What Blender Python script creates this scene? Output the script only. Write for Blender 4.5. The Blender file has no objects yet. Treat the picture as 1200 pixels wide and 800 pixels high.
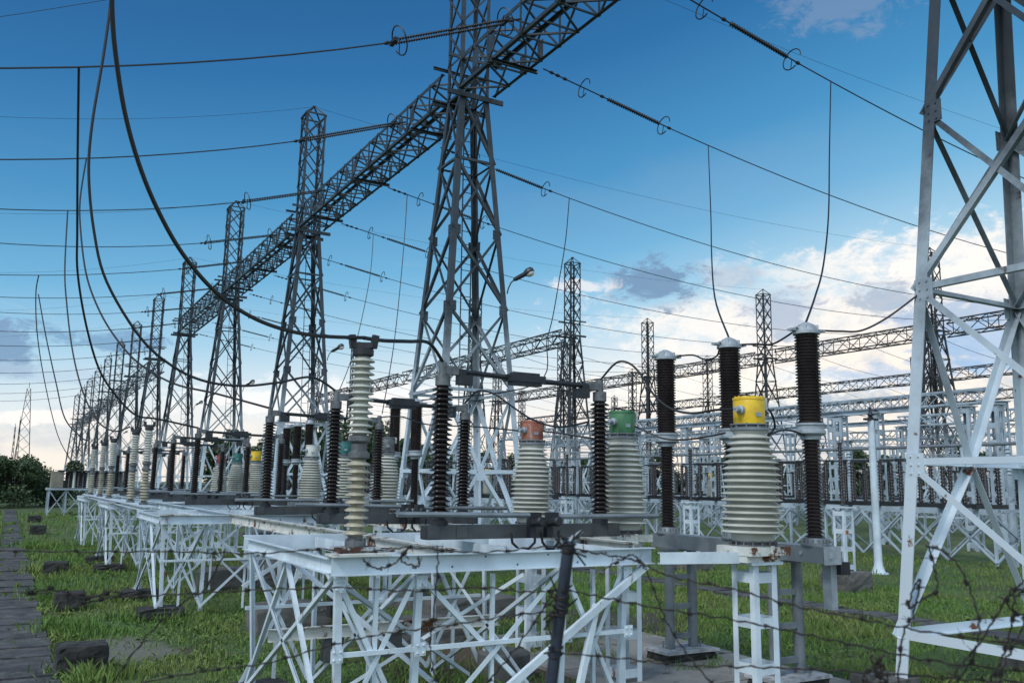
import bpy, math, random
import numpy as np
from mathutils import Vector, Matrix
random.seed(7)
rng = np.random.default_rng(11)
C = bpy.context.scene.collection
sc = bpy.context.scene
V = Vector

# ------------------------------------------------------------------ camera
FPX, CH = 1020.19, 3.0
TH, PI_, RO = math.radians(29.6498), math.radians(9.3923), math.radians(0.7795)
FW = V((math.sin(TH)*math.cos(PI_), math.cos(TH)*math.cos(PI_), math.sin(PI_)))
R0 = V((math.cos(TH), -math.sin(TH), 0)); U0 = R0.cross(FW)
RT = R0*math.cos(RO) + U0*math.sin(RO); UP = RT.cross(FW)
EYE = V((0, 0, CH))
def ray(x, y): return FW*FPX + RT*(x-600) - UP*(y-400)
def atz(x, y, z): d = ray(x, y); return EYE + d*((z-CH)/d.z)
def atx(x, y, X): d = ray(x, y); return EYE + d*(X/d.x)
def aty(x, y, Y): d = ray(x, y); return EYE + d*(Y/d.y)
def atd(x, y, dist): return EYE + ray(x, y)*(dist/FPX)
cam = bpy.data.cameras.new('camera'); co = bpy.data.objects.new('camera', cam); C.objects.link(co)
cam.sensor_width = 36; cam.lens = 36*FPX/1200; cam.clip_start = .05; cam.clip_end = 6000
cam.dof.use_dof = True; cam.dof.focus_distance = 15; cam.dof.aperture_fstop = 4.5
co.matrix_world = Matrix(((RT.x, UP.x, -FW.x, 0), (RT.y, UP.y, -FW.y, 0), (RT.z, UP.z, -FW.z, CH), (0, 0, 0, 1)))
sc.camera = co

# ------------------------------------------------------------------ materials
class NT:
    def __init__(s, tree): s.t = tree; s.n = tree.nodes; s.l = tree.links
    def new(s, t, **k):
        n = s.n.new(t)
        for a, b in k.items(): setattr(n, a, b)
        return n
    def put(s, sock, v):
        if hasattr(v, 'is_output'): s.l.new(v, sock)
        elif v is not None:
            if isinstance(v, (tuple, list)) and len(v) == 3 and sock.type == 'RGBA': v = (*v, 1)
            sock.default_value = v
    def m(s, op, a, b=None, c=None, clamp=False):
        n = s.new('ShaderNodeMath', operation=op, use_clamp=clamp)
        for i, v in enumerate((a, b, c)):
            if v is not None: s.put(n.inputs[i], v)
        return n.outputs[0]
    def vm(s, op, a, b=None):
        n = s.new('ShaderNodeVectorMath', operation=op)
        s.put(n.inputs[0], a)
        if b is not None: s.put(n.inputs[3] if op == 'SCALE' else n.inputs[1], b)
        return n.outputs['Value'] if op in ('DOT_PRODUCT', 'LENGTH') else n.outputs[0]
    def ss(s, v, a, b, lo=0., hi=1.):
        n = s.new('ShaderNodeMapRange', interpolation_type='SMOOTHSTEP')
        for i, x in enumerate((v, a, b, lo, hi)): s.put(n.inputs[i], x)
        return n.outputs[0]
    def noise(s, vec, scale, detail=4., rough=.55, dist=0.):
        n = s.new('ShaderNodeTexNoise'); s.put(n.inputs['Vector'], vec)
        n.inputs['Scale'].default_value = scale; n.inputs['Detail'].default_value = detail
        n.inputs['Roughness'].default_value = rough; n.inputs['Distortion'].default_value = dist
        return n.outputs['Fac']
    def mix(s, f, a, b, bt='MIX'):
        n = s.new('ShaderNodeMix', data_type='RGBA', blend_type=bt)
        s.put(n.inputs[0], f); s.put(n.inputs[6], a); s.put(n.inputs[7], b)
        return n.outputs[2]
    def ramp(s, f, stops):
        n = s.new('ShaderNodeValToRGB'); s.put(n.inputs[0], f)
        e = n.color_ramp.elements
        while len(e) < len(stops): e.new(.5)
        for i, (p, c) in enumerate(stops): e[i].position = p; e[i].color = (*c, 1)
        return n.outputs[0]

def mat(name, base, rough=.5, metal=0., vary=None, vscale=3., rust=None, rust_amt=.62, rscale=2.2, bump=0., bscale=30., streak=False, spec=.5):
    m = bpy.data.materials.new(name); m.use_nodes = True
    N = NT(m.node_tree); b = N.n['Principled BSDF']
    tc = N.new('ShaderNodeTexCoord').outputs['Object']
    geo = N.new('ShaderNodeObjectInfo').outputs['Random']
    off = N.vm('ADD', tc, N.vm('SCALE', (13., 7., 3.), geo))
    col = base
    if vary:
        col = N.mix(N.ss(N.noise(off, vscale, 5., .6), .35, .68), base, vary)
    if rust:
        vec = off
        if streak: vec = N.vm('MULTIPLY', off, (1., 1., .25))
        nz = N.noise(vec, rscale, 8., .7)
        f = N.ss(nz, rust_amt, rust_amt+.06)
        rc = N.mix(N.noise(off, 22., 3.), rust, tuple(c*.35 for c in rust))
        col = N.mix(f, col, rc)
        N.put(b.inputs['Roughness'], N.m('MULTIPLY_ADD', f, .9-rough, rough))
    else: b.inputs['Roughness'].default_value = rough
    N.put(b.inputs['Base Color'], col)
    b.inputs['Metallic'].default_value = metal
    b.inputs['Specular IOR Level'].default_value = spec
    if bump:
        bn = N.new('ShaderNodeBump'); bn.inputs['Strength'].default_value = bump; bn.inputs['Distance'].default_value = .02
        N.put(bn.inputs['Height'], N.noise(off, bscale, 6., .65)); N.put(b.inputs['Normal'], bn.outputs[0])
    return m
RUST = (.16, .06, .025)
def steel_by_height(nm, c1, c2):
    # colour by height: dark steel above, whitish lower part, ragged noisy blend between
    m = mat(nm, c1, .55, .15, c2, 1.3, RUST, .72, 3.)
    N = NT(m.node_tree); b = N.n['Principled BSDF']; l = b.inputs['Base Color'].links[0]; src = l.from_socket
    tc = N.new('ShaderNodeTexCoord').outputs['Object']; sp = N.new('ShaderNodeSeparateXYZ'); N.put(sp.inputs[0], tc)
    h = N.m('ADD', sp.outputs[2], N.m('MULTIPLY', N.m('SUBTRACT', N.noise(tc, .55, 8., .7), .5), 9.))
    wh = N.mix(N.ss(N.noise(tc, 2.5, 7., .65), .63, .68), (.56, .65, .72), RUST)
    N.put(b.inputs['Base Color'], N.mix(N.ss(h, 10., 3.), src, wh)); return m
M = dict(
    tower_graded=steel_by_height('tower_steel_by_height', (.042, .056, .070), (.026, .036, .047)), far_graded=steel_by_height('far_steel_by_height', (.034, .036, .040), (.022, .024, .027)),    white=mat('white_paint', (.60, .69, .76), .45, 0, (.44, .51, .57), 1.7, RUST, .612, 2.3, streak=True),
    whiterust=mat('rusty_white_paint', (.60, .62, .60), .6, 0, (.48, .49, .46), 4., RUST, .53, 3.2, bump=.3),
    tower=mat('girder_steel', (.042, .056, .070), .55, .2, (.026, .036, .047), 1.3, RUST, .70, 3.),
    far=mat('dark_far_steel', (.034, .036, .040), .7, .1, (.022, .024, .027), .8),
    farwhite=mat('far_white_paint', (.37, .45, .52), .5, 0, (.22, .27, .32), .8, (.14, .10, .08), .60, 1.5),
    grey=mat('grey_galvanised', (.22, .25, .27), .45, .3, (.15, .17, .19), 3.),
    dkgrey=mat('dark_steel', (.030, .034, .040), .5, .3, (.018, .02, .024), 5., (.07, .045, .03), .68, 6.), midgrey=mat('mid_grey_channel', (.085, .093, .10), .5, .25, (.06, .066, .072), 3., RUST, .70, 5.),
    cream=mat('ivory_glazed_porcelain', (.52, .53, .485), .2, 0, (.38, .38, .335), 1.6, (.24, .21, .15), .66, 4., streak=True),
    olive=mat('weathered_beige_porcelain', (.42, .39, .30), .3, 0, (.24, .21, .15), 6., (.16, .12, .08), .62, 8.),
    brown=mat('brown_glazed_porcelain', (.012, .009, .010), .16, 0, (.022, .016, .016), 3., (.05, .045, .04), .70, 3., spec=.6),
    brown2=mat('maroon_glazed_porcelain', (.030, .023, .023), .2, 0, (.018, .014, .014), 3., (.07, .06, .055), .70, 3., spec=.5),
    black=mat('black_cable', (.012, .012, .014), .5),
    alu=mat('weathered_conductor', (.035, .037, .042), .6, .3),
    cap=mat('cast_metal_cap', (.16, .17, .18), .5, .35, (.09, .095, .10), 9., RUST, .66, 9.),
    lightcap=mat('light_grey_casting', (.36, .40, .44), .5, .2, (.27, .31, .34), 7.),
    yellow=mat('yellow_paint', (.74, .49, .012), .4, 0, (.58, .36, .012), 5., (.22, .15, .05), .635, 5., streak=True),
    green=mat('green_paint', (.055, .19, .085), .5, 0, (.035, .12, .055), 5., (.12, .15, .11), .64, 5., streak=True),
    red=mat('faded_red_paint', (.34, .13, .085), .65, 0, (.22, .06, .035), 5., (.55, .48, .42), .535, 4.5, streak=True),
    teal=mat('teal_paint', (.02, .14, .13), .45, 0, (.015, .10, .10), 5.),
    crimson=mat('crimson_paint', (.26, .02, .025), .45, 0, (.2, .015, .02), 5.),
    paleyel=mat('pale_grey_paint', (.55, .57, .53), .45, 0, (.45, .47, .43), 5.),
    conc=mat('weathered_concrete', (.125, .123, .115), .9, 0, (.07, .069, .065), 2.2, (.05, .05, .045), .58, 3.5, bump=.5, bscale=14.),
    darkconc=mat('dark_mossy_concrete', (.022, .022, .023), .95, 0, (.045, .045, .043), 3., (.016, .02, .012), .52, 4., bump=.8, bscale=12.),
    slab=mat('worn_path_slab', (.085, .085, .088), .95, 0, (.035, .036, .038), 2.6, (.17, .17, .16), .55, 2.2, bump=1., bscale=12.),
    beige=mat('stained_beige_panel', (.24, .22, .18), .8, 0, (.15, .14, .12), 1.2), limewash=mat('limewashed_edge', (.45, .46, .47), .85, 0, (.22, .22, .22), 6.),
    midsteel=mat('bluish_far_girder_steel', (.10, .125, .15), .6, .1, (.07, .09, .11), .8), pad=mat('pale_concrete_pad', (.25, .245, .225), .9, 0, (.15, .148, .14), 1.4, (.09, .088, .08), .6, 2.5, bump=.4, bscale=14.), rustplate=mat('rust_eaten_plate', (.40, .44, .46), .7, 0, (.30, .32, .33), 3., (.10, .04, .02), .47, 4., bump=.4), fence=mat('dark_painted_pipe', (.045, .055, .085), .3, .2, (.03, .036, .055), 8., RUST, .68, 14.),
    wire=mat('dark_barbed_wire', (.020, .019, .020), .7, .3, (.032, .022, .018), 40.),
    bark=mat('bark', (.06, .045, .035), .9, 0, (.035, .027, .02), 6.),
    leaf=mat('dark_leaf', (.030, .060, .020), .6, 0, (.045, .080, .028), .9),
    leaf2=mat('olive_leaf', (.038, .055, .022), .6, 0, (.055, .075, .03), .5),
    lamp=mat('lamp_housing', (.045, .055, .065), .4, .4), lens=mat('lamp_glass', (.62, .62, .58), .15),
    wall=mat('pale_wall_render', (.34, .35, .35), .85, 0, (.24, .25, .25), .7), roof=mat('grey_sheet_roof', (.22, .24, .26), .6, 0, (.17, .19, .2), .6),
    pane=mat('dark_window_glass', (.02, .025, .03), .1), orange=mat('orange_plate', (.35, .10, .03), .6))

# ------------------------------------------------------------------ mesh builder
ORG = {}
class MB:
    def __init__(s): s.v = []; s.f = []
    def poly(s, vs, fs):
        k = len(s.v); s.v += [tuple(p) for p in vs]; s.f += [tuple(i+k for i in q) for q in fs]
    def prism(s, p, q, sec, u, w):
        n = len(sec)
        vs = [p+u*a+w*b for a, b in sec] + [q+u*a+w*b for a, b in sec]
        s.poly(vs, [(i, (i+1) % n, n+(i+1) % n, n+i) for i in range(n)] + [tuple(range(n-1, -1, -1)), tuple(range(n, 2*n))])
    def frame(s, p, q, up=None):
        d = (q-p).normalized()
        if up is None or abs(d.dot(up)) > .98: up = V((0, 0, 1)) if abs(d.z) < .95 else V((1, 0, 0))
        u = d.cross(up).normalized(); return u, u.cross(d).normalized()
    def bar(s, p, q, w, h=None, up=None):
        p, q = V(p), V(q); h = h or w; u, v = s.frame(p, q, up)
        s.prism(p, q, [(-w/2, -h/2), (w/2, -h/2), (w/2, h/2), (-w/2, h/2)], u, v)
    def ell(s, p, q, w, t, u, v):          # angle iron, flanges along u and v
        p, q = V(p), V(q); d = (q-p).normalized()
        u = (u-d*u.dot(d)).normalized(); v = (v-d*v.dot(d)).normalized()
        s.prism(p, q, [(0, 0), (w, 0), (w, t), (t, t), (t, w), (0, w)], u, v)
    def chan(s, p, q, w, h, t, side=1):     # C channel with vertical web, flanges to one side
        p, q = V(p), V(q); u, v = s.frame(p, q); u = u*side
        s.prism(p, q, [(0, -h/2), (w, -h/2), (w, -h/2+t), (t, -h/2+t), (t, h/2-t), (w, h/2-t), (w, h/2), (0, h/2)], u, v)
    def ibeam(s, p, q, w, h, t):
        p, q = V(p), V(q); u, v = s.frame(p, q); a, b, c = w/2, h/2, t/2
        s.prism(p, q, [(-a, -b), (a, -b), (a, -b+t), (c, -b+t), (c, b-t), (a, b-t), (a, b), (-a, b), (-a, b-t), (-c, b-t), (-c, -b+t), (-a, -b+t)], u, v)
    def box(s, c, sx, sy, sz, rz=0.):
        c = V(c); a = math.cos(rz); b = math.sin(rz); P = []
        for z in (-sz/2, sz/2):
            for x, y in ((-sx/2, -sy/2), (sx/2, -sy/2), (sx/2, sy/2), (-sx/2, sy/2)): P.append(c+V((x*a-y*b, x*b+y*a, z)))
        s.poly(P, [(3, 2, 1, 0), (4, 5, 6, 7), (0, 1, 5, 4), (1, 2, 6, 5), (2, 3, 7, 6), (3, 0, 4, 7)])
    def tube(s, pts, r, n=8, closed=False):
        pts = [V(p) for p in pts]; k = len(pts); base = len(s.v); ref = None
        rr = r if isinstance(r, (list, tuple)) else [r]*k
        for i, p in enumerate(pts):
            a = pts[(i-1) % k] if (closed or i > 0) else p; b = pts[(i+1) % k] if (closed or i < k-1) else p
            d = (b-a).normalized()
            if ref is None: ref = V((0, 0, 1)) if abs(d.z) < .9 else V((1, 0, 0))
            u = d.cross(ref).normalized(); ref = u.cross(d).normalized()
            for j in range(n):
                t = 2*math.pi*j/n; s.v.append(tuple(p+(u*math.cos(t)+ref*math.sin(t))*rr[i]))
        for i in range(k if closed else k-1):
            for j in range(n):
                a, b = i*n, ((i+1) % k)*n
                s.f.append((base+a+j, base+a+(j+1) % n, base+b+(j+1) % n, base+b+j))
        if not closed:
            s.f.append(tuple(base+j for j in range(n-1, -1, -1))); s.f.append(tuple(base+(k-1)*n+j for j in range(n)))
    def lathe(s, prof, c, n=20, axis=V((0, 0, 1))):
        c = V(c); axis = axis.normalized()
        u = axis.cross(V((0, 1, 0)) if abs(axis.y) < .9 else V((1, 0, 0))).normalized(); w = axis.cross(u)
        base = len(s.v)
        for r, z in prof:
            for j in range(n):
                t = 2*math.pi*j/n; s.v.append(tuple(c+axis*z+(u*math.cos(t)+w*math.sin(t))*r))
        for i in range(len(prof)-1):
            for j in range(n):
                s.f.append((base+i*n+j, base+i*n+(j+1) % n, base+(i+1)*n+(j+1) % n, base+(i+1)*n+j))
        s.f.append(tuple(base+j for j in range(n-1, -1, -1))); s.f.append(tuple(base+(len(prof)-1)*n+j for j in range(n)))
    def ring(s, c, nrm, R, r, n=20, a0=0., a1=2*math.pi, ex=1.):
        c = V(c); nrm = V(nrm).normalized(); u = nrm.cross(V((0, 0, 1))).normalized(); w = nrm.cross(u)
        full = abs(a1-a0-2*math.pi) < 1e-6
        s.tube([c+u*math.cos(a0+(a1-a0)*i/(n if full else n-1))*R+w*math.sin(a0+(a1-a0)*i/(n if full else n-1))*R*ex for i in range(n)], r, 5, full)
    def build(s, name, m, parent=None, smooth=False, angle=35):
        me = bpy.data.meshes.new(name)
        o = bpy.data.objects.new(name, me); C.objects.link(o)
        org = V((0, 0, 0))
        if parent is not None: org = ORG[parent]; o.parent = parent
        ORG[o] = org
        me.from_pydata([(a-org.x, b-org.y, c-org.z) for a, b, c in s.v], [], s.f)
        me.materials.append(M[m] if isinstance(m, str) else m)
        if smooth: me.shade_smooth(); me.set_sharp_from_angle(angle=math.radians(angle))
        return o
    def build_each(s, name, m, parent=None, smooth=False, angle=35):
        par = list(range(len(s.v)))
        def root(i):
            while par[i] != i: par[i] = par[par[i]]; i = par[i]
            return i
        for f in s.f:
            a = root(f[0])
            for i in f[1:]: par[root(i)] = a
        grp = {}
        for f in s.f: grp.setdefault(root(f[0]), []).append(f)
        for fs in grp.values():
            ids = sorted({i for f in fs for i in f}); mp = {i: k for k, i in enumerate(ids)}
            b = MB(); b.v = [s.v[i] for i in ids]; b.f = [tuple(mp[i] for i in f) for f in fs]; b.build(name, m, parent, smooth, angle)
    def thing(s, name, m, label, cat, group=None, smooth=False, origin=None):
        o = s.build(name, m, None, smooth)
        vs = o.data.vertices
        if origin is not None:
            org = V(origin)
            for v in vs: v.co -= org
            o.location = org
        tag(o, label, cat, group); return o

def tag(o, label, cat, group=None, kind=None):
    o['label'] = label; o['category'] = cat
    if group: o['group'] = group
    o['kind'] = kind or 'thing'
def thing(name, loc, label, cat, group=None):
    o = bpy.data.objects.new(name, None); C.objects.link(o); o.location = loc; o.empty_display_size = .2
    ORG[o] = V(loc); tag(o, label, cat, group); return o
KIDS = {}
def copy_tree(src, loc=None, label=None, group=None, rz=None):
    def rec(o, par):
        c = o.copy(); C.objects.link(c); c.parent = par; ORG[c] = ORG.get(o, V((0, 0, 0)))
        for ch in [x for x in bpy.data.objects if x.parent == o] if o not in KIDS else KIDS[o]: rec(ch, c)
        return c
    def cache(o):
        if o in KIDS: return
        KIDS[o] = [x for x in C.objects if x.parent == o]
        for k in KIDS[o]: cache(k)
    cache(src)
    c = rec(src, None)
    if loc is not None: c.location = loc; ORG[c] = V(loc)
    if rz is not None: c.rotation_euler.z = rz
    if label: c['label'] = label
    if group: c['group'] = group
    return c
def struct(o): o['kind'] = 'structure'; return o

# ------------------------------------------------------------------ the ground
def plane(name, x0, y0, x1, y1, z, m):
    b = MB(); b.poly([(x0, y0, z), (x1, y0, z), (x1, y1, z), (x0, y1, z)], [(0, 1, 2, 3)])
    return struct(b.build(name, m))
def grass_ground():
    m = bpy.data.materials.new('grass_ground'); m.use_nodes = True; N = NT(m.node_tree); b = N.n['Principled BSDF']
    p = N.new('ShaderNodeTexCoord').outputs['Object']
    g = N.mix(N.ss(N.noise(p, .35, 6., .6), .38, .64), (.055, .105, .024), (.095, .130, .036))
    g = N.mix(N.ss(N.noise(p, 4., 5., .7), .45, .7), g, (.022, .042, .016))
    g = N.mix(N.ss(N.noise(p, .33, 6., .68), .52, .62), g, N.mix(N.noise(p, 14., 4.), (.085, .072, .042), (.045, .042, .022)))
    # bare earth under the near frame and a pale gravel spill beside the path
    for (cx, cy, r, col) in ((7.3, 14.2, 1.9, (.095, .070, .045)), (2.0, 17.6, .95, (.17, .17, .14)), (12.5, 16.6, 1.5, (.07, .062, .045))):
        d = N.vm('LENGTH', N.vm('MULTIPLY', N.vm('SUBTRACT', p, (cx, cy, 0.)), (1., .7, 0.)))
        d = N.m('ADD', d, N.m('MULTIPLY', N.noise(p, 1.5, 5.), 1.1))
        g = N.mix(N.ss(d, r+.75, r+.25), g, N.mix(N.noise(p, 18., 4.), col, tuple(c*.6 for c in col)))
    N.put(b.inputs['Base Color'], g); b.inputs['Roughness'].default_value = .95
    bn = N.new('ShaderNodeBump'); bn.inputs['Strength'].default_value = .7; bn.inputs['Distance'].default_value = .05
    N.put(bn.inputs['Height'], N.noise(p, 9., 6., .7)); N.put(b.inputs['Normal'], bn.outputs[0])
    return m
plane('ground', -2500, -400, 2500, 3500, 0, grass_ground())
def slab_path(name, x0, x1, y0, y1, L, z, m):
    b = MB(); y = y0
    while y < y1:
        l = L*random.uniform(.9, 1.1)
        b.box(((x0+x1)/2+random.uniform(-.02, .02), y+l/2, z/2+random.uniform(-.03, .025)), (x1-x0)*random.uniform(.93, 1.03), l-random.uniform(.03, .07), z, random.uniform(-.03, .03)); y += l
    return struct(b.build(name, m))
slab_path('path', -.02, .93, 4, 98, .95, .07, 'slab')
slab_path('side_path', -1.25, -.35, 14, 98, .95, .06, 'slab')
slab_path('trench_cover', 18.05, 18.85, 6, 60, .8, .07, 'slab')
slab_path('service_pavement', 8.0, 11.75, 5.5, 14.3, 1.75, .06, 'pad')

# grass blades: one uncountable mass, thicker near the camera and cut out round paving
def blades():
    pts = []
    def ok(x, y):
        if -.02 < x < .93 and y < 98: return random.random() < (.10 if x > .78 or x < .1 else .012)
        if -1.2 < x < -.4 and y > 13: return random.random() < .03
        if 18. < x < 18.9: return False
        if 7.9 < x < 11.85 and 5.4 < y < 14.4: return False
        if abs(x-7.2) < 1.2 and abs(y-14.) < 1.6 and random.random() < .85: return False
        if (x-2.0)**2+((y-17.6)*.7)**2 < 1.0 and random.random() < .8: return False
        return True
    zones = [((-2.5, 7), (8, 22), 34000), ((-2.5, 10), (22, 46), 30000), ((6, 24), (6, 26), 52000), ((9, 36), (14, 44), 36000), ((-3, 12), (46, 90), 9000)]
    for (xa, xb), (ya, yb), n in zones:
        for _ in range(n):
            x, y = random.uniform(xa, xb), random.uniform(ya, yb)
            if ok(x, y): pts.append((x, y))
    for cx, cy, r, n in ((1.25, 15.2, .25, 500), (1.2, 20, .3, 600), (1.35, 26, .35, 700), (1.5, 33, .4, 700), (1.5, 45, .5, 700), (9.3, 13.9, .35, 420), (8.4, 14.2, .3, 260), (1.3, 12.5, .3, 400), (6.1, 12.7, .5, 500), (15., 14., .9, 900)):
        for _ in range(n): pts.append((random.gauss(cx, r), random.gauss(cy, r*1.6), 2.2))
    from mathutils import noise as mn
    for _ in range(170):
        cx, cy = random.choice((0., .93, random.uniform(0, .93), random.uniform(0, .93), random.uniform(-1.2, -.35))), 8+62*random.random()**1.6
        for _ in range(random.randint(15, 70)): pts.append((random.gauss(cx, .05), random.gauss(cy, .10), .9))
    for cx, cy in ((1.35, 15.5), (1.6, 23.6), (1.65, 32.), (3.1, 21.1), (3.2, 24.6), (3.2, 32.4), (3.1, 12.6), (6, 9.5), (10.3, 12.0), (21.8, 18.2), (13, 9.5)):
        for _ in range(230):
            a = random.uniform(0, 6.283); r = random.uniform(.34, .62); pts.append((cx+r*1.25*math.cos(a), cy+r*math.sin(a), 1.7))
    patch = lambda x, y: .55+1.1*max(0., mn.noise(V((x*.9, y*.9, 3.)))+.5*mn.noise(V((x*2.7, y*2.7, 1.)))+.35)
    pts = [p for p in pts if len(p) > 2 or mn.noise(V((p[0]*.45, p[1]*.45, 8.)))+.4*mn.noise(V((p[0]*1.9, p[1]*1.9, 5.))) > -.27 or random.random() < .22]
    vs = []; fs = []
    for p in pts:
        x, y = p[0], p[1]; k = (p[2] if len(p) > 2 else 1.)
        d = math.hypot(x, y); h = random.uniform(.03, .095)*k*(1+.02*d)*patch(x, y); w = .007*(1+.05*d)
        a = random.uniform(0, 6.283); l = random.uniform(.01, .09)*k
        ca, sa = math.cos(a), math.sin(a); b = len(vs); t = random.uniform(0, 6.283)
        vs += [(x-ca*w, y-sa*w, 0), (x+ca*w, y+sa*w, 0), (x+ca*w*.6+math.cos(t)*l*.4, y+sa*w*.6+math.sin(t)*l*.4, h*.6), (x+math.cos(t)*l, y+math.sin(t)*l, h)]
        fs += [(b, b+1, b+2), (b, b+2, b+3)]
    for _ in range(520):
        x, y = random.uniform(-2, 22), random.uniform(8, 40)
        if random.random() < .4: x = random.choice((1.05, 3.2, 3.2, 6., 9.4, 11.9, 13.2))+random.gauss(0, .22)
        if not ok(x, y): continue
        for j in range(random.randint(5, 12)):
            a = random.uniform(0, 6.283); l = random.uniform(.06, .17); w = l*.22; z = random.uniform(.02, .16); ca, sa = math.cos(a), math.sin(a); b = len(vs)
            vs += [(x, y, z*.4), (x+ca*l*.55-sa*w, y+sa*l*.55+ca*w, z), (x+ca*l, y+sa*l, z*.8), (x+ca*l*.55+sa*w, y+sa*l*.55-ca*w, z)]; fs.append((b, b+1, b+2, b+3))
    m = mat('grass_blade', (.080, .165, .026), .7, 0, (.15, .19, .045), .35, (.19, .16, .075), .60, 7.)
    me = bpy.data.meshes.new('grass'); me.from_pydata(vs, [], fs); me.materials.append(m)
    o = bpy.data.objects.new('grass', me); C.objects.link(o)
    tag(o, 'short green grass growing between the equipment foundations', 'grass', kind='stuff')
blades()

# ------------------------------------------------------------------ porcelain
def sheds(z0, z1, n, rc, rs, rc1=None, rs1=None, lip=.25):
    rc1 = rc1 or rc; rs1 = rs1 or rs; P = [(rc, z0)]; p = (z1-z0)/n
    for i in range(n):
        t = (i+.5)/n; a = rc+(rc1-rc)*t; b = rs+(rs1-rs)*t; z = z0+p*i
        P += [(a, z+p*.10), (b*.985, z+p*.22), (b, z+p*.30), (b*.97, z+p*.40), (a+(b-a)*.25, z+p*.68), (a, z+p*.92)]
    P.append((rc1, z1)); return P
def flange(mb, c, z, r, h, n=16, bolts=0):
    mb.lathe([(r, z), (r, z+h)], c, n)
    for k in range(bolts):
        a = 2*math.pi*k/bolts; mb.lathe([(.014, -.05), (.014, .05)], (c[0]+math.cos(a)*r*.9, c[1]+math.sin(a)*r*.9, z+h/2+c[2]), 5)

# ---------------------------------------------------------------- grey two-unit post insulators
def grey_post(P, label, m1='cream', m2='olive', group='grey post insulators at the frame edge'):
    t = thing('post_insulator', P, label, 'insulator', group); P = V(P)
    b = MB(); flange(b, P, 0, .115, .06, 14, 6); b.lathe([(.08, .06), (.08, .11)], P, 12); b.build('base_flange', 'cap', t, True)
    b = MB(); b.lathe(sheds(.11, .93, 10, .072, .132), P, 20); b.build('lower_porcelain', m2, t, True, 60)
    b = MB(); b.lathe([(.09, .93), (.118, .95), (.118, 1.0), (.085, 1.03), (.085, 1.10), (.118, 1.13), (.118, 1.19), (.09, 1.2)], P, 14); b.build('joint_collar', 'cap', t, True)
    b = MB(); b.lathe(sheds(1.2, 2.07, 12, .078, .138), P, 20); b.build('upper_porcelain', m1, t, True, 60)
    b = MB(); b.lathe([(.085, 2.07), (.12, 2.09), (.12, 2.15), (.10, 2.17)], P, 14)
    b.box(P+V((0, 0, 2.20)), .22, .12, .06, -.5); b.build('cap', 'dkgrey', t, True)
    b = MB()
    for s in (-1, 1): b.bar(P+V((s*.10, -s*.05, 2.17)), P+V((s*.12, -s*.06, 2.32)), .06, .07)
    b.build('terminal_clamp', 'dkgrey', t)
    return t
G1 = atz(416, 643, 2.3); G1.z = 2.33
b = MB(); b.box((G1.x, G1.y, 2.30), .46, .34, .05); b.box((G1.x+.26, G1.y-.02, 2.285), .3, .26, .03); b.thing('base_plate', 'rustplate', 'rust-eaten base plate beneath the nearest grey post on the white frame', 'plate')
gp = grey_post((G1.x, G1.y, 2.33), 'grey two-part post insulator standing on the rusty corner of the nearest white frame')
for k, (px, lab) in enumerate(((168, 'beige post insulator standing left of the others beside the taller grey ribbed post'), (152.5, 'beige post insulator behind the ribbed pair on the second white frame'), (127, 'slim beige post insulator, third from the far end of the row'), (116, 'slim beige post insulator, second from the far end of the row'), (105, 'farthest and leftmost slim beige post insulator of the row'))):
    q = atx(px, 590, 3.35)
    copy_tree(gp, (3.35, q.y, 2.33), ['beige two-part post insulator just behind the nearest grey one, on the second frame\'s left edge', 'beige two-part post insulator second in the far row along the left edge', 'slim beige post insulator at the middle of the far left-edge row', 'slim beige post insulator last but one in the far left-edge row', 'farthest slim beige post insulator, end of the left-edge row'][k])

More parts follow.
